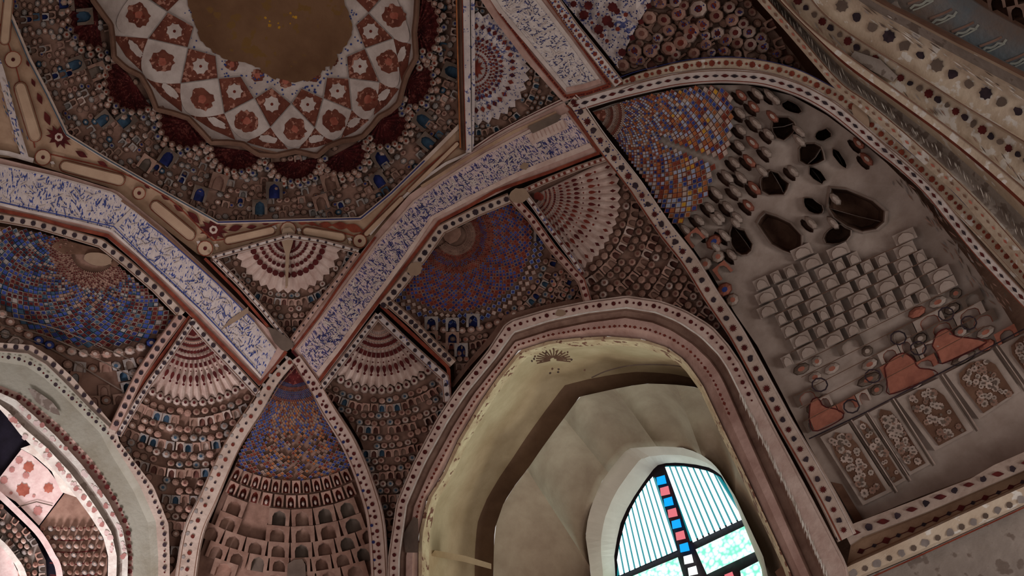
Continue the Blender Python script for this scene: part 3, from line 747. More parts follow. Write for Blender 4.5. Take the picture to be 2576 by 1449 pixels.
# rib C, from the upper crossing to the top edge
T = Thing('inscribed_rib', (1390, 120), 'inscribed rib from the upper crossing to the top edge, white with sparse dark blue lettering', 'rib', 'inscribed ribs round the dome')
C_up = [(1195, -60), (1251, 27), (1335, 125), (1425, 232)]
C_lo = [(1320, -60), (1362, 0), (1440, 102), (1512, 203)]
loft(T, 'rib_body', [(1170, -60), (1236, 40), (1320, 150), (1418, 256)], [(1345, -60), (1385, 0), (1460, 100), (1545, 218)], [(-1, -.3), (-1, .10), (1, .10), (1, -.3)], 'pink', smooth=False, label='cream plaster body')
loft(T, 'inscription_panel', C_up, C_lo, [(-1, .08), (-1, .13), (-.78, .135), (-.78, .12), (.80, .12), (.80, .135), (1, .13), (1, .08)], ['white', 'script_c'], [0, 0, 0, 1, 0, 0, 0], smooth=False, label='white panel with dark blue lettering')
strokes(T, [(1200, -60), (1258, 34), (1340, 143), (1424, 244)], 8, 'red', .128, smooth=False)
strokes(T, [(1424, 244), (1480, 233), (1536, 214)], 11, 'red', .128, smooth=False)
strokes(T, [(1536, 214), (1450, 95), (1382, 0), (1340, -60)], 12, 'red', .128, smooth=False)
for pts in ([(1424, 246), (1480, 235), (1534, 216)], [(1534, 214), (1450, 95), (1382, 0)], [(1258, 34), (1340, 143), (1424, 244)]):
    for x, y, a in along(pts, 7, 3, False): motif(T, x, y, (3.2, 2.2), 'square', 'maroon_paint', .133, a)
strokes(T, [(1425, 226), (1470, 217), (1510, 204)], 12, 'pink', .139, smooth=False)
curls(T, C_up, C_lo, 160, 'blue_deep', 1.8, 6); curls(T, C_up, C_lo, 50, 'white', 3, 14, .137)
flush(T, 'painted_lettering')
# ================================================================== painted bands that edge the cells
def dotband(name, at, label, pts, w, gap, r, kinds=('flower', 'dot'), mats=('dark_paint',), mat='cream', smooth=True, rs=None, prof=RIB, group=None, lines=('brown',), lw=2.2, cat='band', d=.14, start=8, extra=None):
    T = Thing(name, at, label, cat, group)
    band(T, 'band_moulding', pts, w, prof, mat, smooth=smooth)
    dots(T, pts, gap, r, kinds, mats, d, start, rs, smooth)
    ww = (w if np.ndim(w) == 0 else float(np.mean(w))) / 2 - 3
    if lines:
        for sgn in (1, -1): strokes(T, [tuple(p) for p in offset(pts, sgn * ww, smooth)], lw, lines[0] if sgn > 0 else lines[-1], .134, smooth=False)
    if extra: extra(T)
    flush(T); return T
dotband('dotted_band', (259, 614), 'cream band of dark dots under the left inscribed rib, along the blue half-dome', [(-50, 536), (0, 547), (90, 563), (175, 588), (255, 612), (320, 663), (390, 723), (458, 792)], 25, 27, 6.5, ('flower',), smooth=False)
dotband('dotted_band', (360, 925), 'pinkish band of dark dots down the right of the leftmost blue half-dome', [(458, 792), (400, 870), (350, 945), (285, 1082)], 27, 24, 6.2, ('flower',), mat='pink', smooth=False)
T = Thing('red_moulding', (380, 915), 'narrow red moulding between two dotted bands left of the small white fan', 'moulding')
band(T, 'fillet', [(478, 796), (415, 885), (360, 960), (294, 1080)], 9, FLAT, 'red', smooth=False)
dotband('dotted_band', (390, 965), 'narrow white band of small dark dots on the left edge of the lower left fan', [(486, 806), (430, 890), (375, 965), (340, 1020), (296, 1095)], 19, 15, 4.8, ('flower', 'dot'), rs=(5.2, 3.2), mat='white', smooth=False)
dotband('dotted_band', (570, 902), 'narrow white band of dark dots on the right edge of the lower left fan', [(480, 806), (530, 862), (590, 925), (650, 990)], 22, 19, 5, ('flower', 'dot'), rs=(5.6, 3.4), mat='white', smooth=False)
dotband('dotted_band', (1100, 600), 'cream band of dark dots under the middle inscribed rib, along the red and blue half-dome', [(1282, 498), (1200, 532), (1110, 577), (1062, 645), (1015, 706), (962, 770)], 28, 21, 6.2, ('flower', 'dot'), rs=(6.6, 5.4), mat='cream', smooth=False)
T2 = dotband('dotted_band', (1050, 830), 'cream band of dark dots running from the middle rib down right to the window arch', [(975, 758), (1040, 815), (1090, 866), (1140, 915)], 24, 17, 6, ('flower',), smooth=False)
T = Thing('red_moulding', (1040, 850), 'red moulding between the dotted band and the speckled band above the window arch', 'moulding')
band(T, 'fillet', [(958, 768), (1045, 848), (1128, 925), (1132, 1010)], 9, [(-1, -.2), (-1, .11), (1, .11), (1, -.2)], 'red', smooth=False)
dotband('dotted_band', (885, 880), 'narrow white dotted band on the left edge of the lower middle fan', [(952, 792), (900, 858), (855, 916), (808, 976)], 20, 15, 4.6, ('flower', 'dot'), rs=(5, 3), mat='white', smooth=False)
dotband('speckled_band', (1040, 870), 'white band speckled with blue on the right edge of the lower middle fan', [(950, 792), (1010, 850), (1070, 905), (1120, 950), (1126, 1010)], 22, 24, 4.4, ('flower',), mat='white_script', smooth=False)
T = Thing('speckled_band', (40, 320), 'white and blue speckled band at the left edge outside the octagonal frame', 'band')
patch(T, 'backing', [(-60, 60), (0, 170), (60, 400), (0, 395), (-60, 380)], -.02, 'tan', 30, .2)
band(T, 'band_moulding', [(-40, 60), (2, 178), (34, 300), (64, 398)], 17, [(-1, -.1), (-1, .05), (1, .05), (1, -.1)], 'white_script', smooth=False)
band(T, 'band_moulding', [(-40, 378), (20, 386), (84, 404)], 12, [(-1, -.1), (-1, .05), (1, .05), (1, -.1)], 'white', smooth=False)
for _ in range(40): motif(T, 4 + rnd.gauss(0, 10) + _ * 1.3, 200 + _ * 4.6, (5, 2), 'leaf', rnd.choice(['blue', 'teal', 'petal']), .055, 1.2)
flush(T)
# ---- the small fan below the octagon
dotband('dotted_band', (640, 620), 'white band of tiny dots above the small fan under the octagon, its left half', [(534, 648), (640, 618), (724, 594)], 15, 22, 3.2, ('dot',), mat='white', smooth=False)
dotband('dotted_band', (820, 610), 'white band of tiny dots above the small fan under the octagon, its right half', [(724, 594), (810, 607), (902, 632)], 15, 22, 3.2, ('dot',), mat='white', smooth=False)
dotband('dotted_band', (630, 745), 'thin white dotted band down the left side of the small fan under the octagon', [(540, 652), (600, 712), (660, 778), (728, 862)], 15, 19, 2.8, ('dot',), mat='white', smooth=False)
dotband('dotted_band', (820, 745), 'thin pink dotted band down the right side of the small fan under the octagon', [(900, 634), (850, 705), (795, 775), (735, 858)], 17, 20, 2.8, ('dot',), mat='pink', smooth=False)
T = Thing('corner_patch', (708, 868), 'dark grey plaster repair at the lower rib crossing', 'repair patch')
patch(T, 'mortar', [(672, 822), (692, 828), (712, 842), (735, 858), (738, 872), (722, 884), (708, 880), (690, 862)], .15, 'stain', 30, .1)
# ---- K1, the tall blue corner cell between two pale bands
dotband('pale_band', (590, 1130), 'broad pale band with red and black dots left of the tall blue corner cell', [(735, 905), (690, 955), (650, 1020), (586, 1118), (524, 1254), (480, 1370), (448, 1640)], [22, 34, 44, 54, 56, 52, 50], 21, 5.0, ('flower', 'dot'), ('red_paint', 'dark_paint'), rs=(5, 3.4), mat='cream', lines=('brown',),
        extra=lambda T: dots(T, [tuple(p) for p in offset([(735, 905), (690, 955), (650, 1020), (586, 1118), (524, 1254), (480, 1370), (448, 1640)], -14)], 30, 5, ('blob',), ('petal_grey',), .137))
dotband('pale_band', (880, 1160), 'pink pale band with red dots right of the tall blue corner cell', [(745, 900), (790, 968), (825, 1030), (880, 1120), (925, 1232), (950, 1350), (962, 1640)], [22, 38, 42, 46, 42, 34, 30], 17, 4.6, ('flower', 'dot'), ('maroon_paint',), rs=(5, 3.2), mat='pink_white',
        extra=lambda T: dots(T, [tuple(p) for p in offset([(770, 930), (825, 1020), (880, 1118), (925, 1232), (950, 1350), (962, 1640)], -12)], 22, 4, ('blob', 'dot'), ('maroon_paint', 'blue_deep'), .137))
# ---- rib D and the long band
DD = [(1440, 268), (1530, 240), (1600, 222), (1700, 200), (1796, 191), (1876, 193), (1935, 201), (2007, 224), (2060, 250), (2113, 285), (2210, 366), (2270, 414), (2337, 478), (2400, 555), (2470, 640), (2600, 780)]
T = dotband('arched_band', (1796, 192), 'white band of slanting dark dots arching over the great honeycomb niche', DD, [34, 34, 36, 38, 38, 38, 34, 30, 28, 26, 24, 22], 24, 6.6, ('leaf',), ('maroon_paint', 'dark_paint'), mat='white', lines=('brown', 'red'))
EE = [(1552, 214), (1600, 196), (1660, 181), (1716, 168), (1790, 159), (1870, 160), (1945, 172), (2010, 192), (2080, 228), (2120, 250), (2190, 312), (2225, 345), (2270, 386), (2350, 456), (2420, 528), (2500, 610), (2610, 730)]
T = dotband('diamond_band', (1716, 168), 'cream band of pink diamonds above the white dotted arch of the great niche', EE, [14, 24, 28, 30, 32, 34, 34, 36, 38, 44, 50, 52, 52], 17, 6.2, ('flower', 'dot'), ('red',), rs=(7.2, 4), mat='cream_right', lines=('blue_deep', 'brown'), prof=[(-1, -.2), (-1, .05), (-.8, .09), (.9, .09), (1, .05), (1, -.2)], d=.10, lw=1.6)
patch(T, 'grey_repair', circle(2165, 292, 16, 36, rot=-.5), .12, 'repair', 40, .03, label='grey oval repair')
LC = [(1436, 252), (1451, 267), (1511, 354), (1591, 457), (1621, 501), (1675, 580), (1733, 654), (1789, 744), (1819, 788), (1850, 835), (1880, 888), (1943, 1005), (1973, 1062), (2010, 1125), (2047, 1189), (2087, 1262), (2132, 1352)]
def lcx(T):
    strokes(T, [tuple(p) for p in offset(LC, -17)], 3.2, 'red', .136, smooth=False)
    for x, y, a in along(LC, 24, 20):
        if y < 640:
            for _ in range(5): motif(T, x + rnd.gauss(0, 9), y + rnd.gauss(0, 9), 1.8, 'dot', 'blue_deep', .137)
dotband('long_band', (1733, 654), 'long straight cream band of dark flowers falling from the upper crossing to the lower right', LC, [30, 36, 40, 42, 42, 42, 42, 44, 50, 56], 29, 7.6, ('star', 'blob'), ('maroon_paint', 'dark_paint'), mat='cream', extra=lcx, lines=('white', 'brown'))
dotband('flowered_band', (1480, 110), 'white band with red dots and small blue rings beside the top inscribed rib', [(1360, -50), (1394, 0), (1440, 66), (1500, 140), (1556, 212)], 30, 15, 4.6, ('flower', 'dot'), ('red_paint', 'red'), mat='white', rs=(5.4, 3.4), smooth=False,
        extra=lambda T: [motif(T, x + rnd.choice((-1, 1)) * rnd.uniform(4, 9), y + rnd.uniform(-6, 6), 2.0, 'dot', 'blue', .137) for x, y, a in along([(1394, 0), (1440, 66), (1500, 140), (1545, 200)], 4)])
# ---- bands of the fan beside rib C
T = Thing('side_moulding', (1168, 200), 'upright script-covered moulding between the dome and the speckled fan', 'moulding')
loft(T, 'moulding_strip', [(1146, -60), (1146, 0), (1150, 200), (1156, 375)], [(1166, -60), (1165, 0), (1168, 200), (1176, 382)], [(-1, -.2), (-1, .08), (-.3, .02), (.3, .08), (1, .04)], 'brown')
loft(T, 'script_strip', [(1166, -60), (1165, 0), (1168, 200), (1172, 384)], [(1182, -60), (1182, 0), (1184, 200), (1186, 384)], [(-1, .02), (-1, .10), (1, .10), (1, 0)], 'white_script', label='white strip of blue script')
loft(T, 'script_strip', [(1184, -60), (1184, 0), (1186, 200), (1187, 380)], [(1194, -60), (1194, 0), (1195, 200), (1192, 372)], [(-1, .02), (-1, .06), (1, .06), (1, -.2)], 'white_script', label='white strip of blue script')
strokes(T, [(1148, 0), (1153, 200), (1158, 372)], 3, 'orange', .085); strokes(T, [(1163, 0), (1167, 200), (1172, 378)], 2, 'red', .105); flush(T)
T = Thing('diagonal_moulding', (1300, 320), 'stepped pale moulding below the speckled fan, running up to the upper crossing', 'moulding')
band(T, 'upper_strip', [(1178, 388), (1240, 346), (1310, 308), (1370, 278), (1428, 250)], 16, FLAT, 'pink_white', smooth=False)
band(T, 'lower_strip', [(1160, 408), (1240, 362), (1310, 325), (1370, 295), (1430, 268)], 12, [(-1, -.2), (-1, .03), (1, .03), (1, -.2)], 'brown', smooth=False)
band(T, 'long_strip', [(930, 590), (990, 520), (1060, 455), (1120, 412), (1180, 385)], 7, FLAT, 'white', smooth=False)
strokes(T, [(1190, 376), (1250, 336), (1320, 298), (1420, 250)], 2, 'maroon_paint', .06); flush(T)
band(Thing('diagonal_band', (1330, 140), 'pale plain band left of the top inscribed rib', 'band'), 'band_moulding', [(1205, -40), (1240, 35), (1320, 140), (1420, 252)], 13, FLAT, 'pink_white', smooth=False)
# ---- right-hand fan borders
dotband('dotted_band', (1380, 625), 'pink dotted band with a red line right of the red and blue half-dome', [(1287, 496), (1335, 548), (1390, 625), (1440, 682), (1462, 705), (1478, 757)], 22, 19, 4.4, ('flower',), ('maroon_paint',), mat='pink', smooth=False, lines=('red', 'brown'))
dotband('speckled_band', (1400, 600), 'blue-speckled band on the left edge of the white fan', [(1318, 484), (1345, 520), (1395, 590), (1440, 650), (1466, 690)], 15, 30, 3.6, ('flower',), ('maroon_paint',), mat='white_script', smooth=False)
dotband('dotted_band', (1410, 440), 'narrow dotted band along the top of the white fan', [(1310, 484), (1380, 452), (1450, 424), (1525, 398)], 15, 16, 3.8, ('flower', 'dot'), ('red_paint',), mat='pink_white', smooth=False)
T = Thing('corner_patch', (1305, 492), 'round brown plaster repair where the white fan meets the half-dome', 'repair patch')
patch(T, 'mortar', circle(1306, 492, 25, 18, wob=.12), .16, 'repair', 40, .05)
T = Thing('corner_patch', (1043, 676), 'brown plaster repair over the band beside the middle inscribed rib', 'repair patch')
patch(T, 'mortar', circle(1043, 676, 21, 17, rot=-.6, wob=.15), .15, 'repair', 40, .05)
T = Thing('corner_patch', (725, 600), 'brown smear running from the octagon boss over the small fan', 'repair patch')
patch(T, 'mortar', [(712, 575), (730, 572), (742, 585), (738, 605), (728, 640), (724, 720), (718, 720), (718, 640), (706, 600)], .10, 'repair', 40, .03)
# ================================================================== fans and their muqarnas
PALE = [('petal', 'dot_soft'), ('petal_rose', 'dot_soft'), ('petal_rose', 'petal_rose'), ('petal_brown', 'petal'), ('petal_grey', 'teal'), ('petal_brown', 'ground'), ('petal_brown', 'dot_soft'), ('petal_grey', 'petal_brown'), ('petal_rose', 'petal_brown'), ('petal_brown', 'petal_brown')]
def mpick(pal, gap=.08): return lambda j, i, m: None if rnd.random() < gap else rnd.choice(pal)
def cellset(T, c, a0, a1, r0, r1, size, clip, pal, holes=(), name='muqarnas_cell', d=-.10, rel=.05, gap=.08, sx=1, sy=1, rot=0, step=None, limit=300, tpls=None):
    rad = [r0]
    while rad[-1] < r1: rad.append(rad[-1] + (step or size))
    f = tpls or (lambda j, i: ARC if (j % 3 == 1) else PET)
    cl = polar(c, a0, a1, rad, 0, clip, mpick(pal, gap), tpl=f, d=lambda j: d + .02 * (j % 2), rel=rel, cell=size, jit=size * .12, over=.96, holes=holes, sx=sx, sy=sy, rot=rot)
    emit(T, name, cl, limit=limit)
# small fan under the octagon
T = Thing('painted_fan', (725, 680), 'small white fan of dark red dots hanging under the octagonal frame', 'fan')
cp = [(530, 646), (726, 588), (905, 634), (735, 865)]
patch(T, 'backing', cp, -.11, 'ground', 30, .15)
fan(T, 'fluted_shell', (724, 600), D2(-4), D2(184), 6, 128, 19, .025, cp, 'pink_white', -.04, 10)
fan_motifs(T, (724, 600), D2(-4), D2(184), 19, [(34, 4, 'dot'), (50, 4.5, 'dot'), (70, 5.5, 'dot'), (92, 8, 'dot')], cp, -.005, mats=('maroon_paint',))
motif(T, 724, 612, (24, 18), 'blob', 'maroon_paint', 0.0)
strokes(T, [(724, 600), (720, 725)], 4, 'tan', .01)
cellset(T, (724, 600), D2(-5), D2(185), 136, 262, 17, cp, PALE)
flush(T)
# lower left fan
T = Thing('painted_fan', (490, 950), 'white scalloped fan of dark red drops low in the lower left of the rib crossing', 'fan')
cp = [(484, 800), (650, 985), (634, 1010), (560, 1120), (500, 1250), (440, 1430), (425, 1449), (424, 1330), (387, 1225), (301, 1112), (292, 1092)]
patch(T, 'backing', cp, -.115, 'ground', 30, .15)
up = [(484, 800), (650, 985), (652, 1100), (380, 1100), (290, 1100), (292, 1092)]
F1 = dict(sx=1, sy=1)
fan(T, 'fluted_shell', (485, 812), D2(38), D2(140), 24, 188, 16, .04, cp, 'pink_white', -.06, 9)
fan_motifs(T, (485, 812), D2(38), D2(140), 16, [(42, 3.4, 'dot'), (58, 4.2, 'dot'), (74, 4.5, 'dot'), (90, (5, 7), 'square'), (108, (8, 5), 'square'), (122, 2, 'dot'), (140, (9, 6.5), 'drop'), (157, 3.4, 'dot')], cp, 0.0, mats=('maroon_paint',))
for r in (34, 50, 66): strokes(T, [fanpt((485, 812), D2(a), r) for a in range(44, 138, 8)], 3, 'petal_rose', -.01)
cl = polar((485, 812), D2(36), D2(142), [190, 212], 17, cp, lambda j, i, m: ('petal', 'maroon_paint'), PET, -.08, .09)
emit(T, 'hanging_drop', cl)
motif(T, 485, 836, (14, 12), 'blob', 'maroon_paint', 0.01)
cellset(T, (485, 760), D2(30), D2(150), 266, 720, 22, cp, PALE, rel=.055)
flush(T)
# lower middle fan
T = Thing('painted_fan', (958, 900), 'white scalloped fan of dark red drops right of the tall blue corner cell', 'fan')
cp = [(952, 790), (1124, 940), (1130, 1000), (1080, 1100), (1030, 1210), (1000, 1300), (975, 1380), (950, 1230), (907, 1109), (860, 1032), (808, 970)]
patch(T, 'backing', cp, -.115, 'ground', 30, .15)
fan(T, 'fluted_shell', (952, 800), D2(32), D2(142), 22, 168, 16, .035, cp, 'pink_white', -.06, 9)
fan_motifs(T, (952, 800), D2(32), D2(142), 16, [(52, 4, 'dot'), (70, 5.5, 'dot'), (94, (9, 6.5), 'square'), (112, 2.2, 'dot'), (128, (9, 7), 'drop'), (144, 3.5, 'dot')], cp, 0.0, mats=('maroon_paint',))
for r in (34, 44, 60, 80): strokes(T, [fanpt((952, 800), D2(a), r) for a in range(38, 138, 8)], 2.6, 'petal_rose', -.01)
motif(T, 950, 820, (15, 12), 'blob', 'brown', 0.01)
cl = polar((952, 800), D2(30), D2(145), [170, 194], 17, cp, lambda j, i, m: ('petal', 'maroon_paint'), PET, -.08, .09)
emit(T, 'hanging_drop', cl)
cellset(T, (952, 770), D2(20), D2(152), 228, 620, 19, cp, [('petal', 'dot_soft'), ('petal_rose', 'dot_soft'), ('petal_brown', 'dot_soft'), ('petal_grey', 'teal'), ('petal_rose', 'petal_brown')], gap=.1)
flush(T)
# right white fan
T = Thing('painted_fan', (1430, 530), 'white quarter fan of brown-red drops between the red and blue half-dome and the long band', 'fan')
cp = [(1312, 480), (1525, 396), (1600, 505), (1700, 640), (1770, 745), (1845, 870), (1790, 826), (1720, 780), (1640, 755), (1560, 748), (1484, 756), (1466, 700)]
patch(T, 'backing', cp, -.115, 'ground', 30, .15)
fan(T, 'fluted_shell', (1338, 494), D2(-26), D2(62), 20, 216, 15, .03, cp, 'pink_white', -.06, 8, nr=9)
fan_motifs(T, (1338, 494), D2(-24), D2(62), 15, [(36, 2.2, 'dot'), (46, 2.5, 'dot'), (58, 3., 'dot'), (74, (4.6, 3.8), 'drop'), (92, (5.4, 4.2), 'drop'), (112, (6.6, 5.4), 'drop'), (130, 2.2, 'dot'), (150, (8, 6), 'drop'), (170, 3.2, 'dot'), (204, (8, 6), 'diamond')], cp, 0.0, mats=('red_paint', 'maroon_paint'))
for r in (30, 41, 52): strokes(T, [fanpt((1338, 494), D2(a), r) for a in range(-22, 62, 8)], 2.4, 'petal_rose', -.01)
motif(T, 1356, 494, (14, 12), 'blob', 'red_paint', .01)
cellset(T, (1338, 494), D2(-30), D2(75), 226, 560, 22, cp, [('petal_rose', 'dot_soft'), ('petal', 'dot_soft'), ('petal_brown', 'dot_soft'), ('petal_rose', 'petal_brown'), ('petal_brown', 'ground')], rel=.055)
flush(T)
# speckled fan beside the dome
T = Thing('painted_fan', (1240, 190), 'upright fan of red diamonds and blue script between dome and top inscribed rib', 'fan')
cp = [(1186, -190), (1200, -60), (1248, 48), (1330, 155), (1415, 248), (1300, 306), (1190, 372)]
patch(T, 'backing', cp, -.115, 'ground', 30, .15)
fan(T, 'fluted_shell', (1190, 172), D2(-90), D2(90), 8, 132, 17, .02, cp, 'white_script', -.05, 12)
motif(T, 1196, 172, (18, 22), 'star', 'red_paint', .0)
fan_motifs(T, (1190, 172), D2(-90), D2(90), 19, [(34, 3.4, 'square'), (46, 3.8, 'square'), (60, 5, 'square'), (100, 8.5, 'diamond')], cp, -.01, mats=('maroon_paint', 'red_paint'), sy=1.06)
fan_motifs(T, (1190, 172), D2(-94), D2(86), 19, [(53, 4, 'diamond'), (72, 6.5, 'diamond')], cp, -.01, mats=('maroon_paint', 'red_paint'), sy=1.06)
for _ in range(220):
    a = rnd.uniform(-1.5, 1.5); r = rnd.uniform(60, 136); x, y = fanpt((1190, 172), a, r)
    if inpoly([(x, y)], cp)[0]: motif(T, x, y, (3.2, 1.2), 'square', 'blue_deep', -.005, rnd.random() * 3)
cellset(T, (1190, 172), D2(-90), D2(90), 140, 300, 15, cp, [('petal_grey', 'teal'), ('petal_brown', 'ground'), ('petal_brown', 'petal_grey')], rel=.07, gap=.2)
flush(T)
# ================================================================== coloured half-domes of small diamonds
def grow(r0, r1, k, first): 
    out = [r0]; s = first
    while out[-1] < r1: out.append(out[-1] + s); s *= k
    return out
# leftmost blue half-dome
T = Thing('blue_half_dome', (150, 720), 'leftmost half-dome of blue, grey and dark red diamonds under the left inscribed rib', 'half dome')
cp = [(-70, 560), (0, 570), (90, 585), (170, 604), (250, 628), (310, 680), (380, 740), (440, 802), (385, 890), (340, 960), (283, 1062), (240, 1020), (170, 945), (120, 900), (75, 870), (0, 863), (-70, 860)]
patch(T, 'backing', cp, -.155, 'ground', 34, .2)
def pkA(j, i, m):
    e = rnd.choice(['petal_grey', 'teal', 'petal_brown'])
    if j < 5: return ('petal_rose', rnd.choice(['ground', 'maroon_paint']))
    r = (i + 2 * (j // 2)) % 3
    f = ['maroon_paint', 'blue', 'maroon_paint'][r] if j > 9 else ['maroon_paint', 'petal_brown', 'blue'][r]
    if rnd.random() < .45: f = rnd.choice(['teal', 'blue', 'blue_deep', 'maroon_paint', 'petal_grey', 'maroon_paint'])
    return (e, f)
rd = [44, 51, 58, 66, 75, 84, 94, 104, 115, 126, 138, 150, 163, 176, 190, 205, 220, 236]
cl = polar((235, 640), D2(-10), D2(200), rd, 40, cp, pkA, DIA, d=-.12, rel=.03, over=1.0, sx=1.22, sy=1.0, rot=.12, stagger=False)
cl += polar((235, 640), D2(-10), D2(200), [(a + b) / 2 for a, b in zip(rd, rd[1:])], 40, cp, pkA, DIA, d=-.125, rel=.03, over=1.0, sx=1.22, rot=.12, stagger='all')
emit(T, 'diamond_tile', cl, limit=300)
patch(T, 'bare_apex', circle(246, 652, 36, 17, rot=.15, wob=.05), -.06, 'repair', 30, .08, label='oval of bare pale plaster')
patch(T, 'apex_shell', [(258, 628), (150, 602), (130, 618), (160, 640), (210, 640), (290, 672), (300, 665)], -.10, 'deep', 30, .05)
def boss(T, c, a0, a1, r0, r1, size, clip, pal, **kw): cellset(T, c, a0, a1, r0, r1, size, clip, pal, **kw)
cellset(T, (235, 640), D2(30), D2(190), 300 / 1.1, 640, 27, cp, [('petal', 'petal'), ('petal_grey', 'petal'), ('petal_grey', 'teal'), ('petal_brown', 'petal_rose'), ('ground', 'petal_grey')], name='muqarnas_cell', d=-.14, sx=1.1, rot=.15, gap=.3, rel=.055,
        tpls=lambda j, i: PET if (j + i) % 2 else ARC)
for pts in ([(-10, 790), (150, 830), (330, 905)], [(-10, 815), (130, 850), (340, 950)], [(-10, 835), (110, 868), (310, 985)]): strokes(T, pts, 3, 'stain', -.03)
cl = polar((235, 640), D2(40), D2(190), [238, 262], 26, cp, lambda j, i, m: rnd.choice([('petal', 'petal_rose'), ('blue', 'petal'), ('petal_rose', 'petal')]), PET, -.12, .1, sx=1.18, rot=.12)
emit(T, 'hanging_drop', cl); flush(T)
# middle half-dome
T = Thing('red_blue_half_dome', (1170, 660), 'half-dome of brick red and deep blue diamonds with a brown cap above the window arch', 'half dome')
cp = [(1284, 508), (1330, 560), (1385, 632), (1440, 690), (1462, 712), (1474, 754), (1280, 806), (1215, 880), (1145, 960), (1140, 905), (1060, 830), (985, 762), (1030, 706), (1075, 648), (1118, 592), (1200, 548)]
patch(T, 'backing', cp, -.155, 'ground', 34, .2)
def pkB(j, i, m):
    if j < 4: return ('petal_rose', 'petal_brown')
    if j < 10: return (rnd.choice(['petal_rose', 'rose']), ['red_paint', 'blue_deep'][(j // 2) % 2] if rnd.random() < .7 else 'maroon_paint')
    return (['petal_rose', 'rose'][j % 2], ['blue_deep', 'red_paint', 'blue'][(j // 2 + i) % 3])
rd = [27, 32, 37, 43, 49, 55, 62, 69, 77, 85, 94, 103, 113, 123, 134, 145, 157, 169, 182, 195]
for q, sh in ((rd, 0), ([(a + b) / 2 for a, b in zip(rd, rd[1:])], 1)):
    cl = polar((1146, 592), D2(-62), D2(140), q, 46, cp, pkB, DIA, d=-.12 - .006 * sh, rel=.03, sx=1.0, sy=1.0, rot=0, stagger='all' if sh else False)
    emit(T, 'diamond_tile', cl, limit=300 if not sh else 0)
patch(T, 'apex_cap', [(1120, 605), (1112, 590), (1120, 578), (1140, 572), (1158, 574), (1160, 590), (1150, 606), (1132, 614)], -.07, 'ground', 30, .05, label='brown cap at the apex')
cl = polar((1146, 592), D2(-55), D2(140), [196, 210, 226], 46, cp, lambda j, i, m: rnd.choice([('sky_tile', 'blue'), ('petal', 'blue'), ('petal_rose', 'petal')]), DIA, -.13, .04)
emit(T, 'border_tile', cl)
cl = polar((1146, 560), D2(55), D2(128), [262, 282], 15, cp, lambda j, i, m: ('petal_rose', 'petal'), PET, -.12, .1)
emit(T, 'hanging_drop', cl)
for i, (x, y) in enumerate([(1085, 813), (1138, 816), (1190, 806), (1085, 850), (1138, 852), (1110, 880), (1160, 880), (1360, 590)]):
    s = 17; q = np.array([(x - s, y - s), (x + s, y - s), (x + s, y + s), (x - s, y + s)], float)
    emit(T, 'hooded_cell', [(q, ARC, -.12, .11, rnd.choice([('petal_brown', 'blue_deep'), ('petal_grey', 'blue_deep')]))])
cellset(T, (1146, 560), D2(-40), D2(120), 285, 560, 17, cp, [('petal_rose', 'petal_brown'), ('petal_brown', 'petal_rose'), ('petal_brown', 'dot_soft'), ('petal_rose', 'rose')], gap=.2, rel=.05, d=-.145)
cellset(T, (1146, 592), D2(-30), D2(58), 226, 330, 18, cp, [('petal_rose', 'petal_brown'), ('petal_brown', 'blue_deep'), ('petal_brown', 'dot_soft'), ('petal_grey', 'teal')], gap=.2, rel=.055, d=-.145, name='upper_cell', limit=100)
flush(T)
band(Thing('lower_moulding', (1380, 780), 'thin brown moulding under the red and blue half-dome, above the window arch', 'moulding'), 'fillet', [(1136, 972), (1180, 915), (1240, 848), (1276, 802), (1370, 778), (1480, 752)], [10, 12, 16, 22, 20, 12], [(-1, -.2), (-1, -.02), (1, .06), (1, -.1)], 'petal_brown', smooth=False)
# tall corner cell
T = Thing('blue_corner_cell', (740, 1150), 'tall pointed corner cell with rings of blue and rust tiles above rows of small niches', 'corner cell')
cp = [(742, 918), (790, 1000), (862, 1125), (915, 1240), (940, 1366), (948, 1640), (470, 1640), (484, 1449), (550, 1262), (618, 1112), (668, 1020), (708, 955)]
patch(T, 'backing', cp, -.155, 'ground', 34, .2)
patch(T, 'apex_cap', [(742, 912), (768, 960), (738, 968), (712, 958)], -.08, 'maroon', 30, .05, label='dark red cap')
rd = [62, 72]; 
while rd[-1] < 305: rd.append(rd[-1] + 10.5)
def pkC(j, i, m):
    if m[1] > 1090 and rnd.random() < .18 + (.3 if 700 < m[0] < 800 else 0): return None
    e = rnd.choice(['petal_rose', 'petal_brown', 'petal_grey'])
    if m[1] < 1010: return (e, 'blue_deep' if j % 3 != 1 else 'red_paint')
    edge = abs(m[0] - 745) > .26 * (m[1] - 900) + 20
    return (e, rnd.choice(['blue', 'blue', 'red_paint'] if edge else ['red_paint', 'orange', 'petal_brown', 'blue']))
cl = polar((738, 900), D2(38), D2(142), rd, 38, cp, pkC, DIA, -.13, .03, stagger=False)
emit(T, 'diamond_tile', cl)
emit(T, 'diamond_tile', polar((738, 900), D2(38), D2(142), [(a + b) / 2 for a, b in zip(rd, rd[1:])], 38, cp, pkC, DIA, -.135, .03, stagger='all'), limit=0)
cl = []
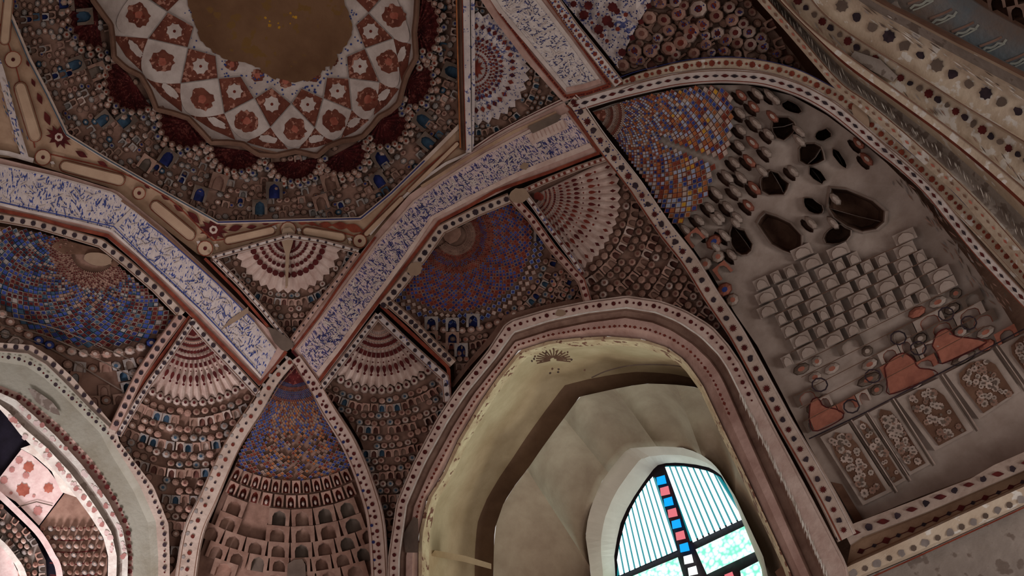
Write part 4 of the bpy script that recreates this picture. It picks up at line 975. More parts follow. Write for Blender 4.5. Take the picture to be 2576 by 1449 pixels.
for row, (r, nn) in enumerate([(325, 18), (362, 17), (402, 10), (445, 10), (486, 12), (524, 14), (560, 12)]):
    for i in range(nn):
        a = D2(50 + 82 * (i + .5) / nn); s = 1.0
        p_ = np.array(fanpt((738, 900), a, r)); w_ = r * D2(82) / nn * (.40 if row < 2 else .46); h_ = 16 if row < 2 else 21
        if not inpoly(p_, cp)[0] or (row > 1 and rnd.random() < .06): continue
        u = np.array([math.sin(a), -math.cos(a)]) * w_; v = np.array([math.cos(a), math.sin(a)]) * h_
        m = rnd.choice([('petal_rose', 'red_paint'), ('petal_brown', 'red_paint')]) if row < 2 else rnd.choice([('petal_brown', 'petal_brown'), ('petal_brown', 'ground'), ('petal_brown', 'stain'), ('ground', 'petal_brown')])
        cl.append((np.array([p_ - u - v, p_ + u - v, p_ + u + v, p_ - u + v]), ARC, -.15, .06 if row < 2 else .08, m))
        if row < 2: cl.append((np.array([p_ - u * .4 - v * .1, p_ + u * .4 - v * .1, p_ + u * .4 + v * .9, p_ - u * .4 + v * .9]), PET6, -.15, .05, ('petal', 'petal')))
emit(T, 'arched_niche', cl)
patch(T, 'dark_hole', [(722, 1449), (724, 1418), (740, 1408), (760, 1406), (768, 1420), (770, 1460), (722, 1460)], -.05, 'stain', 30, .1)
flush(T)
# ================================================================== great honeycomb niche (right)
T = Thing('honeycomb_niche', (2050, 560), 'great corner niche with blue and orange fan, broken honeycomb cells and pale block rows', 'niche')
cp = [(1490, 280), (1540, 262), (1640, 236), (1760, 214), (1880, 214), (1990, 240), (2080, 290), (2160, 350), (2230, 410), (2300, 480), (2370, 570), (2450, 670), (2520, 770), (2600, 900), (2600, 1150), (2470, 1190), (2300, 1255), (2160, 1312), (2140, 1308), (2080, 1200), (2030, 1110), (1960, 975), (1905, 870), (1850, 790), (1790, 690), (1720, 590), (1620, 450), (1560, 365)]
HOLES = [(1968, 321, 32, 26, .5), (1942, 289, 17, 14, .3), (1966, 383, 25, 38, -.6), (2038, 387, 34, 30, .4), (2088, 421, 34, 18, .7), (2111, 398, 9, 26, -.6), (2137, 443, 25, 20, .5), (1946, 462, 36, 28, .4), (2004, 474, 38, 28, .5), (2056, 440, 26, 13, .8), (2148, 526, 76, 46, .4), (2046, 518, 28, 15, .7), (1862, 606, 38, 25, 1.1), (1962, 590, 72, 34, .72), (2105, 590, 34, 22, -.3), (1990, 270, 26, 13, .4), (1900, 530, 26, 20, .6), (2220, 585, 30, 22, -.5), (2070, 340, 20, 15, -.2)]
hp = []
for k, h in enumerate(HOLES):
    c = circle(h[0], h[1], h[2], h[3], n=12, rot=h[4], wob=.17)
    if not any(inpoly(c, o).any() or inpoly(o, c).any() for o in hp): hp.append(c)
WINGS, small = [], []
for rr_, k0, k1, st in ((372, -8, 52, 6.6), (408, -10, 54, 6.4), (448, -6, 50, 6.0)):
    a = k0
    while a < k1:
        WINGS.append(fanpt((1492, 288), D2(a + rnd.uniform(-1, 1)), rr_ + rnd.uniform(-5, 5))); a += st
WINGS += [(1950, 250), (1905, 235), (2010, 330), (2080, 360), (1995, 430), (2100, 500), (2010, 352), (2095, 560), (2040, 560), (1850, 560), (2180, 400), (2160, 360), (1810, 545), (1840, 640)]
WINGS = [w for w in WINGS if inpoly([w], cp)[0] and not any(np.hypot(*(np.array(h).mean(0) - np.array(w))) < 27 for h in hp)]
for w in WINGS:
    c = circle(w[0] - 10, w[1] + 9, 23, 8.5, n=9, rot=.80, wob=.10)
    if inpoly(c, cp).all() and not any(inpoly(c, o).any() or inpoly(o, c).any() for o in hp + small): small.append(c)
patch(T, 'plaster_web', cp, -.14, 'brick_plaster', 30, .15, holes=hp + small, label='pale plaster web')
for c in hp:
    cc = np.array(c); m = cc.mean(0); n = len(c)
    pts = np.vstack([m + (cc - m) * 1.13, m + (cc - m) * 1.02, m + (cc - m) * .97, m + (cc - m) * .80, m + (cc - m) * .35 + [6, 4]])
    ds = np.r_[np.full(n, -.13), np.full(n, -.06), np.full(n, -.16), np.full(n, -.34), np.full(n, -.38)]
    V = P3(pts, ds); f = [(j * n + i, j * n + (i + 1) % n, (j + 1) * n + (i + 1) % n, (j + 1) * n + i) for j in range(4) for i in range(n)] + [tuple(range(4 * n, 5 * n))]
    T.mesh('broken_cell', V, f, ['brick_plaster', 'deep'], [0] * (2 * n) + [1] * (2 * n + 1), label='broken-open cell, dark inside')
for c in small:
    cc = np.array(c); m = cc.mean(0); n = len(c); pts = np.vstack([m + (cc - m) * 1.03, m + (cc - m) * .97, m + (cc - m) * .6])
    V = P3(pts, np.r_[np.full(n, -.135), np.full(n, -.20), np.full(n, -.25)]); f = [(j * n + i, j * n + (i + 1) % n, (j + 1) * n + (i + 1) % n, (j + 1) * n + i) for j in range(2) for i in range(n)] + [tuple(range(2 * n, 3 * n))]
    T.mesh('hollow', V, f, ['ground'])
cl = []
for w in WINGS:
    q = np.array(w); t = np.array([.70, .71]); n2 = np.array([-.71, .70]); s_ = 9; L = rnd.uniform(19, 26)
    cl.append((np.array([q - n2 * s_ - t * L, q + n2 * s_ - t * L, q + n2 * s_ * 1.3 + t * L, q - n2 * s_ * 1.3 + t * L]), PET, -.15, .15, rnd.choice([('brick_plaster', 'brick_plaster'), ('brick_red', 'brick_plaster'), ('brick_plaster', 'brick_plaster')])))
emit(T, 'leaning_shell', cl)
# slanting webs that cross the big openings
for c in hp[:8]:
    cc = np.array(c); m = cc.mean(0); k = rnd.randrange(len(c)); a, b = cc[k], cc[(k + len(c) // 2 - 1) % len(c)]
    loft(T, 'web_wall', [tuple(a), tuple((a + b) / 2 + 3), tuple(b)], [tuple(a + [5, 4]), tuple((a + b) / 2 + [9, 6]), tuple(b + [5, 4])], [(-1, -.36), (-.3, -.2), (.3, -.2), (1, -.36)], 'brick_plaster')
# the blue and orange fan
fp = [(1490, 280), (1560, 258), (1660, 234), (1740, 222), (1810, 222), (1850, 250), (1846, 330), (1836, 375), (1800, 415), (1788, 440), (1786, 490), (1750, 545), (1712, 575), (1640, 480), (1560, 365)]
def pkD(j, i, m):
    if j < 7: return ('petal_rose', ['petal', 'petal_brown', 'red_paint'][j % 3])
    # a diagonal scar of bare plaster
    s = (m[1] - 350) - .42 * (m[0] - 1660)
    if 1660 < m[0] < 1810 and abs(s) < 9: return None
    e = rnd.choice(['rose', 'petal_rose', 'petal'])
    r = (i + j // 2 + (j % 2) * 2) % 4
    f = ['blue', 'orange', 'sky_tile', rnd.choice(['petal', 'red', 'sky_tile'])][r]
    if m[0] > 1790 and rnd.random() < .4: f = 'petal'
    if rnd.random() < .06 and m[0] > 1690: f = 'gold'
    if rnd.random() < .4: f = rnd.choice(['blue', 'sky_tile', 'orange', 'petal', 'petal', 'blue_deep', 'red'])
    return (e, f)
rd = grow(30, 345, 1.036, 6.2)
for sh in (0, 1):
    q = rd if not sh else [(a + b) / 2 for a, b in zip(rd, rd[1:])]
    cl = polar((1492, 288), D2(-20), D2(60), q, 21, fp, pkD, DIA, d=-.09 - .006 * sh, rel=.035, stagger='all' if sh else False)
    emit(T, 'diamond_tile', cl, limit=300 if not sh else 120)
patch(T, 'apex_shell', [(1492, 282), (1524, 274), (1526, 290), (1518, 306), (1508, 302)], -.07, 'red_field', 30, .05, label='rusty quarter shell at the apex')
# left edge cells with red and blue
cellset(T, (1492, 288), D2(44), D2(62), 350, 600, 36, [(1712, 580), (1760, 560), (1800, 610), (1850, 700), (1910, 790), (1870, 800), (1790, 690)], [('brick_red', 'brick_plaster'), ('brick_plaster', 'brick_red'), ('brick_red', 'blue')], d=-.14, rel=.11, gap=.0, name='edge_cell')
# rows of pale blocks; e runs along a course, g up the wall
bp_ = [(1884, 704), (1916, 680), (1990, 648), (2033, 612), (2080, 620), (2150, 628), (2190, 655), (2255, 625), (2262, 590), (2300, 597), (2334, 628), (2404, 698), (2484, 785), (2548, 841), (2375, 930), (2130, 1050), (2040, 1100), (1985, 960), (1920, 810)]
cl, red, fl = [], [], []
for row in range(-6, 14):
    y0 = 712 + row * 31.5; x0 = 1878 + (row * 13.5)
    sl = -.42 - .010 * max(row, 0); e = np.array([1, sl]) / math.hypot(1, sl)
    g0 = np.array([.42, .90]); x = -90 + (row % 2) * 14; k = 0
    while x < 760:
        wd_ = [44, 66, 34, 50, 70, 38, 52][(k * 3 + row) % 7] * (1.0 + .0004 * x)
        c0 = np.array([x0, y0]) + e * x; c1 = c0 + e * (wd_ - 2)
        h = 30.5
        q = np.array([c0, c1, c1 + g0 * h, c0 + g0 * h]); m = q.mean(0)
        x += wd_; k += 1
        if not inpoly(m, bp_)[0]: continue
        low = (m[1] + .5 * (m[0] - 2130)) > 852
        if not low: cl.append((q, BRK, -.145, .12, ('brick_plaster', 'brick_plaster')))
        else:
            if rnd.random() < .2: continue
            red.append((q, PET if rnd.random() < .5 else ARC, -.16, .07, rnd.choice([('brick_plaster', 'brick_red'), ('brick_red', 'brick_red'), ('stain', 'brick_plaster'), ('stain', 'brick_red')])))
emit(T, 'pale_block', cl); emit(T, 'red_cell', red)
for row in range(2, 12):
    y0 = 712 + row * 31.5; x0 = 1878 + (row * 13.5); sl = -.42 - .010 * row
    pts = [(x0 + s, y0 + s * sl) for s in range(0, 700, 30) if inpoly([(x0 + s, y0 + s * sl)], bp_)[0]]
    if len(pts) > 2: strokes(T, [pts[0], pts[-1]], 1.8, 'deep', -.06, smooth=False)
for poly in ([(2225, 925), (2245, 900), (2275, 888), (2300, 905), (2310, 925), (2345, 930), (2352, 945), (2240, 992), (2232, 965)],
             [(2035, 1050), (2040, 1010), (2058, 1000), (2072, 1022), (2105, 1030), (2122, 1050), (2050, 1085)],
             [(2345, 870), (2358, 838), (2385, 826), (2402, 845), (2450, 852), (2482, 862), (2370, 915), (2362, 895)]):
    patch(T, 'stepped_panel', poly, -.09, 'brick_red', 30, .1, label='rust-coloured stepped cell')
    strokes(T, poly + [poly[0]], 3, 'maroon_paint', -.085)
for x, y in [(2437, 812), (2260, 850), (2310, 876), (2196, 946), (2062, 968), (2142, 1022), (2380, 790)]: strokes(T, circle(x, y, 20, 17, n=14) + [circle(x, y, 20, 17, n=14)[0]], 4, 'dark_paint', -.06)
# tall floral panels
PN = [((2057, 1095), (2133, 1058), (2250, 1240), (2172, 1278)), ((2141, 1055), (2173, 1038), (2284, 1212), (2252, 1230)), ((2180, 1034), (2238, 1004), (2345, 1172), (2290, 1202)), ((2248, 1000), (2362, 945), (2455, 1085), (2352, 1140)), ((2372, 938), (2498, 874), (2575, 985), (2462, 1060)), ((2508, 868), (2620, 812), (2690, 910), (2585, 975))]
for n_, pq in enumerate(PN):
    q = np.array(pq, float); c = q.mean(0)
    patch(T, 'floral_panel', shrink(pq, .94), -.09, 'brick_plaster', 40, .08, label='tall panel with a brown arch of pale blossoms')
    w_ = np.linalg.norm(q[1] - q[0])
    def uv(u, v): return tuple(q[0] * (1 - u) * (1 - v) + q[1] * u * (1 - v) + q[2] * u * v + q[3] * (1 - u) * v)
    arc = [uv(.16, .93), uv(.14, .3), uv(.22, .14), uv(.5, .06), uv(.78, .14), uv(.86, .3), uv(.84, .93)]
    patch(T, 'arch_field', arc, -.075, 'deep', 40, .03, label='brown arched field')
    for _ in range(16 if n_ == 1 else 46):
        x, y = uv(rnd.uniform(.24, .76), rnd.uniform(.12, .90)); motif(T, x, y, rnd.uniform(5, 10), 'flower', rnd.choice(['petal', 'brick_plaster', 'petal_brown']), -.068, rnd.random())
        motif(T, x, y, 2.4, 'dot', 'stain', -.064)
    for _ in range(10):
        x, y = uv(rnd.uniform(.2, .8), rnd.uniform(.12, .90)); motif(T, x, y, rnd.uniform(3, 6), 'blob', 'stain', -.066)
patch(T, 'dark_slot', [(2090, 1212), (2118, 1218), (2172, 1308), (2152, 1316)], -.10, 'deep', 30, .03, label='dark upright slot')
strokes(T, [(2035, 1104), (2180, 1036), (2370, 936), (2600, 815)], 3.4, 'dark_paint', -.06, smooth=False)
for i in range(len(PN) - 1):
    a, b = np.array(PN[i][1]), np.array(PN[i][2]); strokes(T, [tuple(a + [3, 0]), tuple(b + [3, 0])], 5, 'stain', -.10, smooth=False); strokes(T, [tuple(a + [8, -3]), tuple(b + [8, -3])], 3, 'petal', -.08, smooth=False)
for x0, y0, x1, y1, n_ in ((2300, 420, 2560, 760, 90),):
    for _ in range(n_):
        t = rnd.random(); motif(T, x0 + (x1 - x0) * t + rnd.gauss(0, 16) - 30, y0 + (y1 - y0) * t + rnd.gauss(0, 16) + 20, (rnd.uniform(5, 12), 2.5), 'leaf', rnd.choice(['petal_brown', 'stain', 'petal_rose', 'petal_grey']), -.13, .9 + rnd.gauss(0, .2))
flush(T)
# ================================================================== upper cell right of the top inscribed rib
T = Thing('upper_muqarnas_cell', (1760, 80), 'shadowed cell of hanging white muqarnas cups between the top inscribed rib and the diamond band', 'muqarnas')
cp = [(1290, -190), (1415, 0), (1480, 80), (1565, 188), (1640, 166), (1716, 150), (1800, 141), (1880, 143), (1960, 156), (2030, 182), (2000, 140), (1935, 60), (1880, 0), (1740, -190)]
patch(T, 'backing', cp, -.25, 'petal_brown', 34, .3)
fc = [(1300, -180), (1415, 0), (1480, 78), (1556, 172), (1580, 110), (1610, 50), (1640, 0), (1660, -180)]
patch(T, 'speckled_fan', fc, -.12, 'white_script', 24, .1, dfn=lambda p: .03 * np.sin((p[:, 0] * .62 + p[:, 1] * -.55) * .11), label='white fan sprinkled with blue and red flowers')
for x, y, r in [(1443, 10, 8), (1480, 14, 11), (1469, 38, 12), (1506, 74, 12), (1541, 18, 12), (1527, 52, 13), (1574, 37, 6), (1554, 73, 6), (1527, 103, 5), (1514, 90, 6), (1552, 28, 8), (1537, 62, 8), (1505, 36, 4), (1489, 57, 4), (1565, 132, 10)]:
    motif(T, x, y, r, 'flower', 'maroon_paint' if r > 7 else 'red_paint', -.05, rnd.random())
for _ in range(420):
    x, y = rnd.uniform(1430, 1640), rnd.uniform(-20, 170)
    if inpoly([(x, y)], fc)[0]: motif(T, x, y, rnd.uniform(1.2, 2.4), 'dot', 'blue_deep', -.055)
for x, y in [(1632, 15), (1612, 55), (1590, 95), (1564, 133)]: motif(T, x, y, (9, 12), 'diamond', 'maroon_paint', -.05, .4)
cups = [(1660, 6, 20), (1700, 4, 18), (1757, 22, 26), (1795, 14, 20), (1634, 44, 21), (1670, 50, 20), (1707, 35, 22), (1740, 78, 24), (1802, 40, 21), (1842, 50, 20), (1614, 84, 20), (1682, 76, 18), (1720, 62, 16), (1768, 62, 20), (1805, 84, 20), (1596, 128, 22), (1636, 128, 22), (1655, 95, 15), (1683, 122, 22), (1712, 108, 22), (1735, 92, 20), (1776, 112, 17), (1746, 134, 17), (1850, 82, 20), (1885, 80, 20), (1826, 100, 20), (1855, 108, 18), (1888, 112, 20), (1920, 118, 18), (1915, 96, 18), (1870, 60, 16), (1566, 164, 20), (1610, 152, 16), (1660, 148, 12), (1700, 138, 14), (1820, 128, 15), (1790, 132, 13), (1955, 135, 15), (1985, 150, 14), (1720, 14, 16), (1835, 18, 18), (1860, 30, 14), (1595, 150, 14), (1776, 90, 14), (1650, 118, 12)]
cl = []
for x, y, s in cups:
    a = .45 if x < 1700 else -.55
    u = np.array([math.cos(a), math.sin(a)]) * s * 1.05; v = np.array([-math.sin(a), math.cos(a)]) * s * .95; q = np.array([x, y], float)
    cl.append((np.array([q - u - v, q + u - v, q + u + v, q - u + v]), PET, -.22, .14, rnd.choice([('petal', 'maroon_paint'), ('petal_rose', 'red_paint'), ('petal_brown', 'maroon_paint'), ('petal_rose', 'dot_soft')])))
    if rnd.random() < .5:
        for _ in range(5): motif(T, x + rnd.gauss(0, s * .3), y + rnd.gauss(0, s * .3), 2.2, 'dot', 'blue_deep', -.035)
emit(T, 'hanging_cup', cl)
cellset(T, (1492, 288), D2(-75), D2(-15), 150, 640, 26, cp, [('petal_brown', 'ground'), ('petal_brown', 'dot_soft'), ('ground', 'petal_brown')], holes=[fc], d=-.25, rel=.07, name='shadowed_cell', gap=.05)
flush(T)
# ================================================================== right-hand arch mouldings
def moulding(name, at, label, A, Bq, prof, mats, mi=None, cat='moulding', **kw):
    T = Thing(name, at, label, cat); loft(T, 'moulding_body', A, Bq, prof, mats, mi, **kw); return T
e0 = [(1860, -60), (1905, 0), (1975, 78), (2050, 165), (2100, 222), (2160, 270), (2230, 330), (2320, 410), (2410, 495), (2480, 575), (2620, 740)]
e1 = [(1888, -60), (1932, 0), (2010, 90), (2110, 205), (2180, 256), (2260, 322), (2350, 402), (2440, 488), (2530, 585), (2640, 715)]
e2 = [(1915, -60), (1960, 0), (2040, 82), (2130, 168), (2260, 262), (2380, 350), (2500, 450), (2640, 580)]
e3 = [(1928, -60), (1972, 0), (2050, 78), (2150, 152), (2280, 245), (2400, 332), (2510, 418), (2640, 530)]
e4 = [(2000, -60), (2042, 0), (2090, 50), (2180, 112), (2300, 185), (2420, 262), (2520, 322), (2640, 395)]
e5 = [(2120, -60), (2200, 0), (2300, 52), (2400, 105), (2500, 155), (2640, 228)]
e6 = [(2150, -60), (2225, 0), (2310, 42), (2420, 98), (2520, 152), (2640, 212)]
e7 = [(2380, -60), (2450, 0), (2520, 42), (2640, 105)]
T = moulding('dashed_moulding', (2103, 214), 'thin cream moulding with pink dashes, innermost of the great right-hand arch', e0, e1, [(-1, -.2), (-1, .14), (.9, .16), (1, .1)], 'cream_right')
dots(T, [tuple((np.array(a) + np.array(b)) / 2) for a, b in zip(resample(e0, n=30), resample(e1, n=30))], 22, 5, ('leaf',), ('rose', 'brown'), .165, rs=(5,)); flush(T)
T = moulding('hollow_moulding', (2200, 250), 'hollow plaster moulding with a flaking white ridge in the great right-hand arch', e1, e2, [(-1, .1), (-.8, .02), (.0, -.02), (.5, .0), (1, .08)], ['cream_right', 'grey'], [0, 1, 1, 0])
mid = [tuple(a * .62 + b * .38) for a, b in zip(resample(e1, n=30), resample(e2, n=30))]
for x, y, a in along(mid, 7):
    motif(T, x + rnd.gauss(0, 3), y + rnd.gauss(0, 3), (rnd.uniform(4, 10), 1.8), 'leaf', rnd.choice(['ridge_white', 'flake', 'petal_grey', 'stain']), .03, a + .5)
strokes(T, e1, 3, 'red', .105); flush(T)
T = moulding('red_line_moulding', (2150, 150), 'narrow red-edged plaster step in the great right-hand arch', e2, e3, [(-1, .08), (-.5, .12), (1, .12)], ['cream_right', 'red'], [1, 0])
strokes(T, e3, 4, 'brown', .125); flush(T)
T = moulding('flowered_moulding', (2250, 190), 'cream moulding with a row of dark round flowers in the great right-hand arch', e3, e4, [(-1, .12), (-.9, .05), (.85, .06), (1, .14)], ['cream_right', 'cream_right'])
ctr = [(1975, -40), (2006, 0), (2063, 50), (2137, 107), (2200, 147), (2250, 187), (2334, 234), (2424, 294), (2524, 364), (2620, 430)]
dots(T, ctr, 27, 9, ('blob', 'blob', 'flower'), ('dark_paint', 'stain', 'maroon_paint'), .075, rs=(9, 9, 10), rot=.5)
strokes(T, e4, 3, 'brown', .145)
for _ in range(45):
    x, y, a = rnd.choice(along([tuple(a * .8 + b * .2) for a, b in zip(resample(e3, n=30), resample(e4, n=30))], 5)); motif(T, x + rnd.gauss(0, 5), y + rnd.gauss(0, 5), (8, 2.4), 'leaf', rnd.choice(['stain', 'petal_brown', 'petal_grey']), .07, a + .3)
patch(T, 'repaired_stretch', [(2150, 128), (2215, 150), (2258, 192), (2246, 206), (2190, 176), (2140, 142)], .08, 'grey', 30, .02, label='smooth grey repaired stretch')
flush(T)
T = moulding('broad_moulding', (2350, 160), 'broad cream moulding with large dark blossoms and flaking white edge at the upper right', e4, e5, [(-1, .14), (-.92, .09), (.55, .09), (.9, .12), (1, .16)], ['cream_right', 'grey'], [0, 0, 1, 0])
dots(T, [(2060, -30), (2097, 0), (2177, 57), (2257, 104), (2350, 160), (2471, 230), (2534, 264), (2620, 312)], 47, 14, ('blob', 'blob', 'flower'), ('dark_paint', 'stain'), .105, rs=(14, 12, 15), rot=.4)
for _ in range(70):
    x, y, a = rnd.choice(along([tuple(a * .35 + b * .65) for a, b in zip(resample(e4, n=30), resample(e5, n=30))], 5)); motif(T, x + rnd.gauss(0, 12), y + rnd.gauss(0, 9), (rnd.uniform(5, 13), 2.4), 'leaf', rnd.choice(['stain', 'petal_grey', 'ridge_white', 'flake']), .11, a + .1)
motif(T, 2250, 20, 18, 'blob', 'grey', .12); flush(T)
T = moulding('brown_line_moulding', (2307, 45), 'thin brown roll between the broad moulding and the blue-grey band', e5, e6, [(-1, .16), (0, .19), (1, .12)], 'brown')
T = moulding('swirl_band', (2430, 60), 'blue-grey band of pale looping swirls in the upper right corner', e6, e7, [(-1, .12), (-.95, .06), (.95, .06), (1, .12)], 'blue_band', cat='band')
for i, (x, y) in enumerate([(2320, 8), (2375, 45), (2430, 78), (2500, 115), (2562, 155), (2270, -20)]):
    q = [(x - 30, y + 14), (x - 14, y + 2), (x - 2, y + 8), (x + 6, y - 6), (x + 22, y - 4), (x + 32, y - 16)]
    strokes(T, q, 6, 'pale_swirl', .07); strokes(T, [(x - 24, y + 18), (x - 6, y + 12), (x + 10, y + 4), (x + 28, y - 6)], 4, 'pale_swirl', .072)
    strokes(T, [(x - 36, y + 2), (x, y - 12), (x + 20, y - 22)], 6, 'petal_brown', .068)
flush(T)
T = Thing('corner_cell', (2530, 20), 'dark cell at the top right corner beyond the blue-grey band', 'muqarnas')
patch(T, 'backing', [(2440, -60), (2470, 0), (2530, 38), (2640, 98), (2640, -60)], -.15, 'ground', 40, .1)
emit(T, 'hooded_cell', [(np.array([(x - 24, y - 14), (x + 20, y - 24), (x + 26, y + 10), (x - 16, y + 22)], float), ARC, -.15, .15, ('petal_brown', 'deep')) for x, y in [(2505, 8), (2556, 32), (2570, -8), (2602, 60)]])
# ================================================================== window arch
T = Thing('window_arch', (1280, 812), 'pointed arch round the window niche, pinkish stepped mouldings with small red diamonds', 'arch')
w0 = [(972, 1640), (978, 1400), (998, 1265), (1040, 1165), (1102, 1050), (1150, 978), (1226, 884), (1276, 808), (1378, 778), (1478, 758), (1578, 745), (1661, 757), (1720, 779), (1790, 820), (1832, 868), (1862, 912), (1890, 965), (1952, 1085), (2040, 1250), (2130, 1422), (2160, 1640)]
w1 = [(1000, 1640), (1004, 1400), (1022, 1270), (1066, 1168), (1128, 1056), (1176, 985), (1246, 900), (1292, 836), (1384, 806), (1480, 786), (1576, 774), (1650, 786), (1704, 808), (1762, 846), (1808, 892), (1830, 925), (1850, 965), (1910, 1090), (1990, 1250), (2080, 1449), (2100, 1640)]
w2 = [(1018, 1640), (1022, 1400), (1042, 1275), (1084, 1178), (1144, 1068), (1192, 992), (1256, 912), (1296, 860), (1384, 832), (1482, 812), (1574, 800), (1642, 812), (1690, 832), (1742, 866), (1784, 906), (1806, 936), (1822, 966), (1880, 1098), (1952, 1260), (2036, 1449), (2060, 1640)]
w3 = [(1052, 1640), (1053, 1349), (1074, 1256), (1114, 1192), (1154, 1105), (1211, 1008), (1251, 950), (1305, 882), (1381, 858), (1450, 850), (1528, 846), (1615, 853), (1678, 874), (1722, 905), (1766, 965), (1820, 1080), (1890, 1225), (1993, 1449), (2016, 1640)]
NN = 90
def seg(a): return resample(a, n=NN, smooth=False)[:NN]
def vloft(T, name, loops, ds, mats, mi, label=None, surf='shell', kind=None, smooth=False):
    n = len(loops[0]); V = P3(np.concatenate(loops), np.concatenate([np.full(n, d) for d in ds]), surf)
    f, m = [], []
    for j in range(len(loops) - 1):
        f += [(j * n + i, j * n + i + 1, (j + 1) * n + i + 1, (j + 1) * n + i) for i in range(n - 1)]; m += [mi[j]] * (n - 1)
    return T.mesh(name, V, f, mats, m, label=label, kind=kind, smooth=smooth)
def rs_(a, n=NN):
    p = np.asarray(a, float); s = np.r_[0, np.cumsum(np.linalg.norm(np.diff(p, axis=0), axis=1))]; t = np.linspace(0, s[-1], n)
    return np.stack([np.interp(t, s, p[:, 0]), np.interp(t, s, p[:, 1])], 1)
def match(A, k, n=NN):
    """resample by vertex index so the loops correspond"""
    p = np.asarray(A, float); u = np.linspace(0, len(p) - 1, n); i = np.arange(len(p))
    return np.stack([np.interp(u, i, p[:, 0]), np.interp(u, i, p[:, 1])], 1)
W0, W1, W2 = rs_(w0), rs_(w1), rs_(w2)
def project(a, L):      # nearest points on polyline L, keeps order
    L = rs_(L, 600); out = []; last = 0
    for p in a:
        lo, hi = last, min(len(L), last + 60)
        k = lo + int(np.argmin(np.linalg.norm(L[lo:hi] - p, axis=1))); out.append(L[k]); last = k
    return np.array(out)
W1 = project(W0, w1); W2 = project(W0, w2); W3 = project(W0, w3)
vloft(T, 'outer_fascia', [W0, W0, W0 * .85 + W1 * .15, W1], [-.25, .12, .15, .13], ['pink_white'], [0, 0, 0], 'cream band with red diamonds')
vloft(T, 'hollow_moulding', [W1, W1 * .7 + W2 * .3, W1 * .2 + W2 * .8, W2], [.13, .04, .02, .07], ['petal_brown'], [0, 0, 0], 'hollow brown plaster moulding')
vloft(T, 'inner_fascia', [W2, W2 * .5 + W3 * .5, W3], [.07, .06, -.03], ['pink'], [0, 0], 'pink inner band with red diamonds')
strokes(T, [tuple(p) for p in W1], 4, 'ridge_white', .135, smooth=False)
strokes(T, [tuple(p) for p in W0[::1]], 3, 'petal', .155, smooth=False)
dots(T, [tuple(p) for p in (W0 + W1)[:64] / 2], 17, 5, ('flower', 'dot'), ('maroon_paint',), .15, rs=(5.2, 3), smooth=False)
dots(T, [tuple(p) for p in (W2 * .6 + W3 * .4)[12:64]], 13, 4, ('diamond', 'dot'), ('red_paint',), .065, rs=(5.5, 3), smooth=False)
for x, y, a in along([tuple(p) for p in W1[62:]], 5, 0, False): motif(T, x + rnd.gauss(0, 2), y, (8, 2), 'leaf', rnd.choice(['ridge_white', 'flake']), .14, a + .4)
motif(T, 1411, 788, (17, 11), 'blob', 'repair', .155, -.2)
patch(T, 'grey_repair', [(1014, 1345), (1040, 1300), (1052, 1305), (1052, 1390), (1020, 1390)], .075, 'stain', 30, .02)
flush(T)
# ---- the niche behind it: soffit, stepped inner arch, embrasure, window
T = Thing('window_niche', (1300, 1100), 'deep yellow-grey plaster niche with a stepped inner arch round the stained glass window', 'niche')
m1 = [(1241, 1640), (1241, 1432), (1244, 1332), (1267, 1265), (1296, 1220), (1328, 1179), (1360, 1132), (1394, 1085), (1426, 1042), (1458, 998), (1503, 988), (1548, 978), (1590, 970), (1628, 965), (1665, 966), (1700, 968), (1740, 972), (1790, 985), (1850, 1120), (1960, 1350), (2030, 1640)]
m2 = [(1488, 1640), (1486, 1440), (1473, 1349), (1478, 1310), (1485, 1282), (1498, 1245), (1515, 1209), (1545, 1168), (1578, 1129), (1590, 1127), (1615, 1125), (1652, 1123), (1685, 1124), (1716, 1126), (1742, 1134), (1766, 1145), (1787, 1160), (1806, 1179), (1850, 1250), (1920, 1400), (1975, 1640)]
m3 = [(1553, 1640), (1548, 1449), (1545, 1399), (1552, 1355), (1561, 1316), (1577, 1280), (1595, 1249), (1620, 1212), (1644, 1180), (1655, 1170), (1675, 1165), (1698, 1164), (1720, 1165), (1752, 1169), (1783, 1176), (1800, 1185), (1815, 1197), (1843, 1249), (1870, 1319), (1915, 1430), (1945, 1640)]
N0 = rs_(w3); M1 = rs_(m1)
def loops3(L, d, surf='shell'): return P3(L, d, surf)
E0 = P3(N0, -.03); E1 = P3(M1 + np.array([0, 0]), -1.15)
B0 = rs_([tuple(np.array(a) + (np.array([-1, -1]) * 0)) for a in m1])
rows = []
cen = np.array([1640, 1330.])
def grid(name, L0, L1, P0, P1, ts, depths, mats, mi, label, ease=None):
    V = [P0 * (1 - t) + P1 * t for t in ts]; V = np.concatenate(V); n = len(P0); f, m = [], []
    for j in range(len(ts) - 1):
        f += [(j * n + i, j * n + i + 1, (j + 1) * n + i + 1, (j + 1) * n + i) for i in range(n - 1)]; m += [mi[min(j, len(mi) - 1)]] * (n - 1)
    return T.mesh(name, V, f, mats, m, label=label, smooth=True)
# soffit curve: rises away from the arch face, turns down behind the inner arch
def curved(L0, L1, d0, d1, k, bow):
    V = []
    for t in np.linspace(0, 1, k):
        L = L0 * (1 - t) + L1 * t
        V.append(P3(L, d0 + (d1 - d0) * t - bow * math.sin(math.pi * t)))
    return V
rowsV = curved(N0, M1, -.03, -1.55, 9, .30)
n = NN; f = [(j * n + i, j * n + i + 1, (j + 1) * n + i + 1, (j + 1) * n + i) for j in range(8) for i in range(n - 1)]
T.mesh('soffit', np.concatenate(rowsV), f, ['niche_yellow', 'niche_brown_shade'], [0] * (6 * (n - 1)) + [1] * (2 * (n - 1)), label='yellowish curved plaster soffit', smooth=True)  # last rows: browner plaster, with the gutter's shade put into the colour
